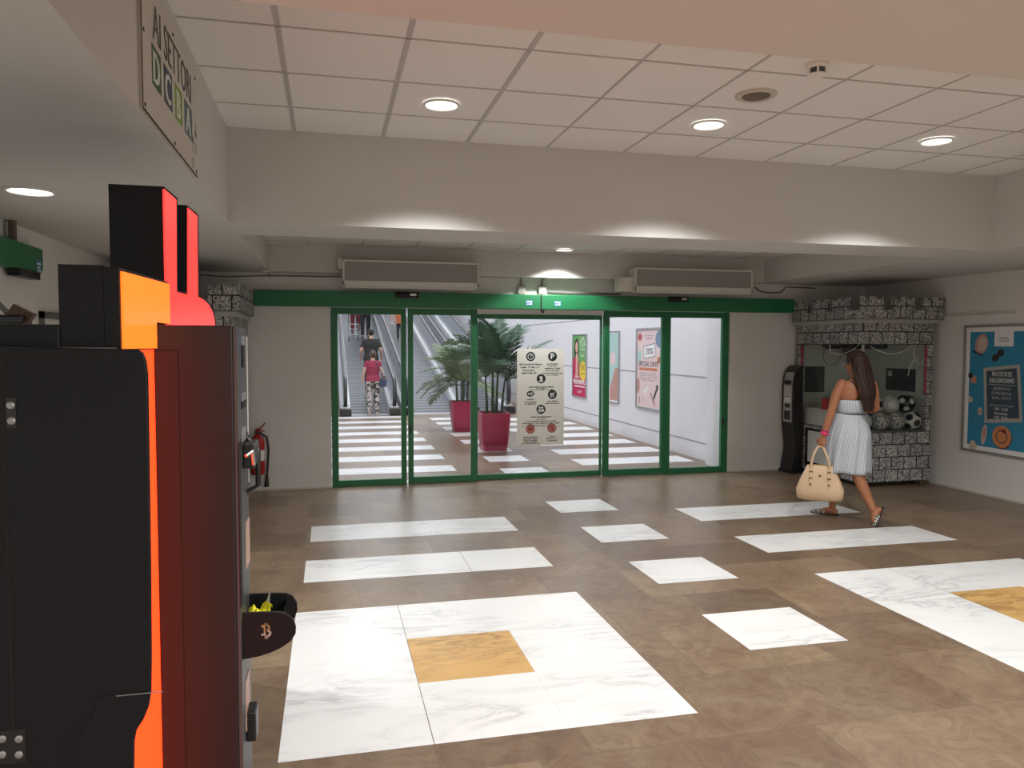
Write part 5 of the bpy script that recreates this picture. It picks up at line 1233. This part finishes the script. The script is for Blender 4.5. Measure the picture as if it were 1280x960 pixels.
# small cart on the ramp
cl = ramp_at(442, 27.2)
t = thing('cart', 'small wire cart on the left moving ramp beside the person in red', 'cart', cl)
b = MB()
for dx in (-.16, .16):
    for dy in (-.14, .14): b.cyl((cl[0] + dx, cl[1] + dy, zr(cl[1] + dy) + .10), (cl[0] + dx * 1.1, cl[1] + dy * 1.1, cl[2] + .55), .012, n=8)
for z in (.2, .38, .55):
    for (ax, ay), (cx_, cy_) in (((-.17, -.15), (.17, -.15)), ((.17, -.15), (.17, .15)), ((.17, .15), (-.17, .15)), ((-.17, .15), (-.17, -.15))):
        b.cyl((cl[0] + ax, cl[1] + ay, cl[2] + z), (cl[0] + cx_, cl[1] + cy_, cl[2] + z), .009, n=8)
b.build('wire_basket', STEEL, t, smooth=50)
for dx in (-.16, .16):
    for dy in (-.14, .14): MB().lathe([(.05, -.012), (.055, 0), (.05, .012)], (cl[0] + dx, cl[1] + dy, zr(cl[1] + dy) + .055), 16, axis='X').build('wheel', BLACKM, t, smooth=40)
MB().tube([(cl[0] - .16, cl[1] + .16, cl[2] + .55), (cl[0] - .16, cl[1] + .25, cl[2] + .9), (cl[0] + .16, cl[1] + .25, cl[2] + .9), (cl[0] + .16, cl[1] + .16, cl[2] + .55)], .012, 8).build('handle', RUB, t, smooth=40)
# ------------------------------------------------------------------ the woman walking past
WO = vec(4.80, 6.30, 0); _a = math.atan2(WO[0], WO[1]); WU = vec(math.cos(_a), -math.sin(_a), 0); WV = vec(math.sin(_a), math.cos(_a), 0)
def w3(u, v, z): return WO + WU * u + WV * v + UPV * z
def d3(u, v, z): return WU * u + WV * v + UPV * z
def walker():
    t = thing('person', 'long haired person in a striped strapless sundress walking with a tan handbag', 'person', tuple(WO))
    S = [w3(-.01, 0, .90), w3(.005, .0, 1.03), w3(.03, .0, 1.20), w3(.045, .02, 1.345)]
    Rp = nrm(d3(.55, .83, 0)); Rs = nrm(d3(.86, .51, 0))          # towards the right hip / right shoulder
    hc = w3(.025, .035, 1.488); Fh = nrm(d3(-.78, .62, -.10)); Uh = nrm(d3(-.05, .02, 1))
    prof = [(.79, .11, .10, -.01), (.86, .165, .125, -.02), (.92, .165, .12, -.02), (1.0, .130, .095, 0), (1.04, .122, .088, 0), (1.12, .132, .095, .008), (1.20, .146, .105, .012), (1.27, .150, .092, .0), (1.315, .125, .072, -.004), (1.35, .060, .055, -.004)]
    m = MB(); torso(m, S, Rp, Rs, prof)
    fw = np.cross(UPV, Rs)
    for sg in (-1, 1): m.ellipsoid(spine_at(S, 1.185) + fw * .085 + Rs * sg * .068, (Rs * .058, fw * .055, UPV * .055), 14, 10)
    m.tube([S[-1] - UPV * .06, hc - UPV * .05 - Fh * .015], [.056, .048], 16); head(m, hc, Fh, Uh)
    shl, ell, wrl = w3(-.105, -.07, 1.30), w3(-.172, -.115, 1.03), w3(-.235, -.125, .80)
    shr, elr, wrr = w3(.185, .105, 1.30), w3(.215, .20, 1.05), w3(.06, .33, 1.02)
    limb(m, [shl + Rs * .025, shl * .6 + ell * .4, ell, ell * .6 + wrl * .4, wrl], [.050, .045, .036, .037, .0245])
    limb(m, [shr - Rs * .025, shr * .6 + elr * .4, elr, elr * .6 + wrr * .4, wrr], [.050, .045, .036, .037, .0245])
    hd = nrm(d3(-.18, -.02, -1)); hand(m, wrl, hd, nrm(d3(.25, .95, 0)), nrm(d3(-1, .25, 0)), 1.15, .94, .9)
    hand(m, wrr, nrm(wrr - elr), nrm(d3(.2, -.2, -1)), nrm(d3(.0, -1, .2)), .4, .94)
    # right leg planted ahead, left leg trailing with the heel lifted
    hr, kr, ar = w3(-.045, .065, .86), w3(-.135, .115, .47), w3(-.150, .165, .075)
    hl, kl, al = w3(.015, -.070, .86), w3(.065, -.12, .455), w3(.205, -.18, .150)
    limb(m, [hr, hr * .5 + kr * .5, kr, kr * .68 + ar * .32, ar], [.082, .070, .052, .052, .032])
    limb(m, [hl, hl * .5 + kl * .5, kl, kl * .68 + al * .32, al], [.082, .070, .052, .052, .032])
    fr_ = nrm(d3(-.95, .12, 0)); 
    m.rings([ering(ar + fr_ * f + UPV * z, np.cross(fr_, UPV) * a, UPV * c, 14) for f, z, a, c in ((-.052, -.045, .018, .018), (-.04, -.042, .030, .030), (.0, -.032, .032, .042), (.06, -.038, .036, .032), (.12, -.05, .041, .020), (.165, -.055, .034, .013))])
    fl = nrm(d3(-.40, -.30, -1.0)); sl = nrm(np.cross(fl, d3(-1, -.3, .5))); nl = nrm(np.cross(sl, fl))
    if nl[2] < 0: nl = -nl
    m.rings([ering(al + fl * f + nl * z, sl * a, nl * c, 14) for f, z, a, c in ((-.045, -.050, .020, .018), (-.035, -.045, .030, .030), (.01, -.030, .032, .042), (.065, -.035, .036, .030), (.11, -.045, .040, .018))])
    remesh(m, 'body', [SKIN, EYEM, LIP], .0055, 4, t, face_pick(hc, Fh, Uh))
    # dress
    ST = stripe_mat('striped_cotton', (0.34, 0.40, 0.47), (0.60, 0.63, 0.66), 24.0, 'X', .85)
    R = []; n = 96
    for z, a, b_, f in ((1.148, .146, .112, .012), (1.10, .142, .110, .014), (1.06, .134, .102, .006), (1.015, .134, .100, 0)):
        tt = (z - S[0][2]) / (S[-1][2] - S[0][2]); lat = nrm(Rp * (1 - tt) + Rs * tt); R.append(ering(spine_at(S, z), lat * (a + .006), np.cross(UPV, lat) * (b_ + .006), n))
    MB().rings(R[::-1], cap=False, uv=(.0088, .045)).build('bodice', ST, t, smooth=60).modifiers.new('cloth', 'SOLIDIFY').thickness = .004
    R = []; zs = [1.02, .99, .95, .90, .84, .78, .70, .62, .55, .50, .468]
    for i, z in enumerate(zs):
        g_ = (1.02 - z) / .55; lat = nrm(Rp * .8 + Rs * .2 + WU * .9 * g_); fw_ = np.cross(UPV, lat)
        c = w3(-.01 - .012 * g_, -.005, z); a = .140 + .046 * min(1, g_ * 3) + .004 * g_; b_ = .112 + .064 * min(1, g_ * 3) + .042 * g_
        ring = []
        for k in range(n):
            q = 2 * PI * k / n; rip = 1 + .05 * g_ * math.sin(9 * q + .6) + .03 * g_ * math.sin(14 * q + 2) + .02 * min(1, g_ * 4) * math.sin(23 * q)
            ring.append(c + (lat * math.cos(q) * a + fw_ * math.sin(q) * b_) * rip + UPV * (.008 * g_ * math.sin(5 * q)))
        R.append(ring)
    MB().rings(R[::-1], cap=False, uv=(.0105, .05)).build('skirt', ST, t, smooth=80).modifiers.new('cloth', 'SOLIDIFY').thickness = .004
    tt = .3; lat = nrm(Rp * .7 + Rs * .3)
    MB().tube([p for p in ering(spine_at(S, 1.018), lat * .146, np.cross(UPV, lat) * .112, 40)] + [ering(spine_at(S, 1.018), lat * .146, np.cross(UPV, lat) * .112, 40)[0]], .006, 8).build('belt', mat('dark_belt', (.05, .055, .07), .6), t, smooth=60)
    STR = mat('dark_strap', (.03, .025, .02), .6); bk = -np.cross(UPV, Rs)
    def back(lat_, z, off=.004):
        a, b_ = [(q[1], q[2]) for q in prof if abs(q[0] - z) < .05][0]
        x = lat_; return spine_at(S, z) + Rs * x + bk * (math.sqrt(max(.02, 1 - (x / .15) ** 2)) * np.interp(z, [1.12, 1.20, 1.27, 1.315], [.095, .100, .094, .074]) + off)
    for sg in (-1, 1):
        P = [back(sg * .085 * (1 - f) - sg * .055 * f, z) for f, z in ((0, 1.315), (.15, 1.29), (.35, 1.25), (.6, 1.21), (.85, 1.16), (1, 1.14))]
        P = [spine_at(S, 1.30) + Rs * sg * .088 - bk * .06 + UPV * .01, spine_at(S, 1.33) + Rs * sg * .088 + bk * .005 + UPV * .008] + P
        MB().tube(P, .0055, 8).build('dress_strap', STR, t, smooth=60)
    # hair
    HR = mat('hair_chestnut', (0.026, 0.010, 0.007), .55, vary=.5, vscale=14, spec=.3)
    Rh = np.cross(Fh, Uh); m = MB()
    m.ellipsoid(hc + Uh * .034 - Fh * .014, (Rh * .084, Fh * .098, Uh * .094), 20, 14)
    hb = [(hc + Uh * .02 - Fh * .035, .088, .075), (hc - Uh * .05 - Fh * .055 + Rs * .005, .090, .066), (w3(.10, -.045, 1.34), .088, .056), (w3(.125, -.080, 1.26), .082, .045), (w3(.135, -.10, 1.19), .072, .038), (w3(.14, -.10, 1.12), .05, .028), (w3(.142, -.095, 1.075), .02, .014)]
    m.rings([ering(c, nrm(Rs + Rh * .3) * a, bk * b_, 20) for c, a, b_ in hb])
    for k in range(46):
        q = (k / 45 - .5) * 2; off = q * .095; j = rng.uniform(-.012, .012)
        P = [hc + Uh * (.125 - .03 * q * q) - Fh * (.01 + .02 * abs(q)) + Rh * off * .35]
        P.append(hc + Uh * .05 - Fh * (.112 - .05 * q * q) + Rh * off * .85)
        for c, a, b_ in hb[1:6]:
            P.append(c + nrm(Rs + Rh * .3) * (q * a + j) + bk * (b_ * math.sqrt(max(0.05, 1 - q * q)) + .004 * math.sin(k * 1.7)))
        P.append(P[-1] + vec(0, 0, -.05) * rng.uniform(.6, 1.6) + Rs * rng.uniform(-.015, .015))
        m.tube(P, [.006, .011, .012, .012, .012, .011, .009, .003], 6)
    remesh(m, 'hair', [HR], .005, 2, t)
    BR = mat('pink_bracelet', (0.75, 0.03, 0.16), .35); bd = nrm(wrl - ell); bp = ell * .12 + wrl * .88
    a1 = nrm(np.cross(bd, WV)); a2 = np.cross(bd, a1)
    MB().rings([ering(bp + bd * (o + .0) + 0 * bd, a1 * (.031 + r_), a2 * (.031 + r_), 20) for o, r_ in ((-.013, .001), (-.008, .007), (.006, .008), (.012, .001))]).build('bracelet', BR, t, smooth=60)
    MB().rings([ering(bp - bd * .028 + bd * o, a1 * (.031 + r_), a2 * (.031 + r_), 20) for o, r_ in ((-.006, .001), (0, .005), (.006, .001))]).build('bracelet', mat('magenta_bracelet', (.5, .02, .2), .35), t, smooth=60)
    # mules
    SH = speckle_mat('speckled_fabric', (0.012, 0.012, 0.014), (0.6, 0.58, 0.54), 75, .50, .54, .6); SO = mat('dark_sole', (.02, .018, .016), .6)
    sd = np.cross(fr_, UPV); base = ar - UPV * .075
    outl = [(-.065, .022), (-.05, .032), (0, .034), (.06, .038), (.12, .044), (.165, .036), (.195, .012)]
    P = [base + fr_ * f + sd * w_ for f, w_ in outl] + [base + fr_ * f - sd * w_ for f, w_ in outl[::-1]]
    MB().prism(P, (0, 0, .013)).build('sole', SO, t, bevel=.003)
    MB().rings([ering(base + fr_ * f + UPV * (.010 + c * .5), sd * a, UPV * c, 16) for f, a, c in ((.055, .043, .032), (.09, .046, .028), (.13, .046, .023), (.165, .038, .018), (.19, .018, .012), (.20, .006, .006))]).build('mule_upper', SH, t, smooth=60)
    b0 = al + fl * 0 - nl * .075
    P = [b0 + fl * f + sl * w_ for f, w_ in [(-.065, .022), (-.05, .032), (0, .034), (.06, .038), (.10, .043), (.135, .040), (.155, .014)]] + [b0 + fl * f - sl * w_ for f, w_ in [(-.065, .022), (-.05, .032), (0, .034), (.06, .038), (.10, .043), (.135, .040), (.155, .014)][::-1]]
    MB().prism(P, tuple(nl * .013)).build('sole', SO, t, bevel=.003)
    MB().rings([ering(b0 + fl * f + nl * (.010 + c * .5), sl * a, nl * c, 16) for f, a, c in ((.03, .042, .034), (.065, .046, .030), (.10, .046, .024), (.13, .036, .018), (.15, .014, .010))]).build('mule_upper', SH, t, smooth=60)
    return wrl, hd
wrl, hd = walker()
# handbag hanging from the left hand
def handbag():
    gp = wrl + hd * .10 + d3(-.005, .02, 0)                      # where the fingers close round the handles
    bc = w3(-.255, -.135, 0)
    t = thing('handbag', 'tan leather handbag with two handles hanging from the hand of the walking person', 'handbag', (bc[0], bc[1], .20))
    TAN = mat('tan_leather', (0.64, 0.46, 0.295), .5, bump=.12, bscale=45, vary=.06); BRS = mat('brass', (.30, .21, .08), .35, .8)
    R = []; zz = [.205, .215, .25, .30, .37, .45, .515, .525]; hw = [.192, .200, .208, .212, .186, .150, .122, .114]; hd_ = [.055, .068, .085, .088, .075, .052, .030, .02]
    for z, a, d in zip(zz, hw, hd_):
        ring = []
        for q in np.linspace(0, 2 * PI, 40, endpoint=False):
            cx, sx = math.cos(q), math.sin(q); e = .45
            ring.append(bc + WU * a * abs(cx) ** e * math.copysign(1, cx) + WV * d * abs(sx) ** e * math.copysign(1, sx) + UPV * (z - .012 * (1 - (abs(cx) ** 2)) * (1 if z < .24 else 0)))
        R.append(ring)
    MB().rings(R).build('bag_body', TAN, t, smooth=60)
    MB().tube([bc + WU * u + WV * 0 + UPV * (.524 + .004 * math.cos(u * 20)) for u in np.linspace(-.115, .115, 9)], .006, 8).build('zip', BRS, t, smooth=60)
    for sgn in (-1, 1):
        v = sgn * .035
        P = [bc + WU * -.080 + WV * (v * 1.3) + UPV * .50, bc + WU * -.074 + WV * v + UPV * .57, bc + WU * -.055 + WV * v * .6 + UPV * .64]
        top = gp + WV * sgn * .008
        Q = [bc + WU * .080 + WV * (v * 1.3) + UPV * .50, bc + WU * .072 + WV * v + UPV * .57, bc + WU * .045 + WV * v * .6 + UPV * .64]
        pts = P + [top - WU * .022 + UPV * -.008, top, top + WU * .022 + UPV * -.008] + Q[::-1]
        C = []
        for i in range(len(pts) - 1):
            p0, p1, p2, p3 = pts[max(0, i - 1)], pts[i], pts[i + 1], pts[min(len(pts) - 1, i + 2)]
            for f in (0, .25, .5, .75): C.append(.5 * ((2 * p1) + (p2 - p0) * f + (2 * p0 - 5 * p1 + 4 * p2 - p3) * f * f + (3 * p1 - p0 - 3 * p2 + p3) * f ** 3))
        C.append(pts[-1])
        MB().tube(C, .0105, 10).build('handle', TAN, t, smooth=60)
        for u in (-.080, .080):
            s_ = [bc + WU * u + WV * sgn * d + UPV * z for z, d in ((.525, .036), (.47, .058), (.41, .080), (.355, .092))]
            MB().rings([[p - WU * .011 - WV * .003 * sgn, p + WU * .011 - WV * .003 * sgn, p + WU * .011 + WV * .003 * sgn, p - WU * .011 + WV * .003 * sgn] for p in s_]).build('strap', TAN, t)
            for p in (s_[1], s_[2]): 
                MB().obox(p + WV * sgn * .006, WU * .017, WV * .003, UPV * .008).build('buckle', BRS, t, bevel=.002)
            MB().lathe([(.012, -.004), (.012, .004), (.006, .006)], (0, 0, 0), 14, axis='Y')
            MB().ellipsoid(s_[3] + WV * sgn * .004, (WU * .010, WV * .005, UPV * .010), 12, 8).build('stud', BRS, t, smooth=60)
            MB().tube([s_[0] - WU * .016, s_[0] + UPV * .016, s_[0] + WU * .016, s_[0] - UPV * .004, s_[0] - WU * .016], .004, 6).build('ring', BRS, t, smooth=60)
    MB().ellipsoid(bc - WV * .068 + UPV * .435, (WU * .012, WV * .005, UPV * .012), 12, 8).build('lock', BRS, t, smooth=60)
handbag()
# ------------------------------------------------------------------ light
def spot(name, loc, power, size, blend, r=.09, col=(1.0, .995, .975)):
    l = bpy.data.lights.new(name, 'SPOT'); l.energy = power; l.spot_size = math.radians(size); l.spot_blend = blend; l.shadow_soft_size = r; l.color = col
    o = bpy.data.objects.new(name, l); COL.objects.link(o); o.location = loc; return o
def area(name, loc, power, sx, sy, col=(1, 1, 1), rot=(0, 0, 0)):
    l = bpy.data.lights.new(name, 'AREA'); l.energy = power; l.shape = 'RECTANGLE'; l.size = sx; l.size_y = sy; l.color = col
    o = bpy.data.objects.new(name, l); COL.objects.link(o); o.location = loc; o.rotation_euler = rot; return o
for i, (x, y, z, r) in enumerate(DL):
    spot('ceiling_spot', (x, y, z - .06), (95, 95, 95, 75, 110)[i], (124, 124, 124, 128, 90)[i], .3, .05)
# added unseen fill spots, standing for further downlights: over the near part of the tiled ceiling and the low ceiling at the left
for x in (.66, 2.385, 4.10): spot('ceiling_spot', (x, 2.55, Z2 - .03), 58, 125, .6, .08)
for y in (2.4, .2): spot('ceiling_spot', (-1.52, y, Z1 - .03), 110, 120, .6, .08)
# unseen area fill added over the part of the shop behind us
area('shop_fill', (2.6, -.6, 2.44), 160, 3.0, .5, (1.0, .995, .965))
area('shop_fill', (2.2, -1.45, 2.44), 170, 4.0, .3, (1.0, .995, .965))
# ceiling lamps of the hall beyond the doors
for y in (11.5, 16.5, 22.0, 28.0, 35.0):
    area('hall_lamp', (2.4, y, 6.5), 190, 4.5, 2.4, (.95, .96, 1.0))
w = bpy.data.worlds.new('world'); scene.world = w; w.use_nodes = True
w.node_tree.nodes['Background'].inputs['Color'].default_value = (.02, .02, .02, 1)

# ------------------------------------------------------------------ camera
cd = bpy.data.cameras.new('camera'); cam = bpy.data.objects.new('camera', cd); COL.objects.link(cam)
cd.sensor_width = 36; cd.lens = 36 * FL / 1280; cd.clip_start = .02; cd.clip_end = 200
rgt, up, bk = RM @ np.array([1, 0, 0]), RM @ np.array([0, -1, 0]), RM @ np.array([0, 0, -1])
M = Matrix(((rgt[0], up[0], bk[0], 0), (rgt[1], up[1], bk[1], 0), (rgt[2], up[2], bk[2], EYE), (0, 0, 0, 1)))
cam.matrix_world = M
scene.camera = cam
vs = scene.view_settings; vs.view_transform = 'Standard'; vs.look = 'None'; vs.gamma = 1.0; vs.exposure = 0.0; vs.use_curve_mapping = False
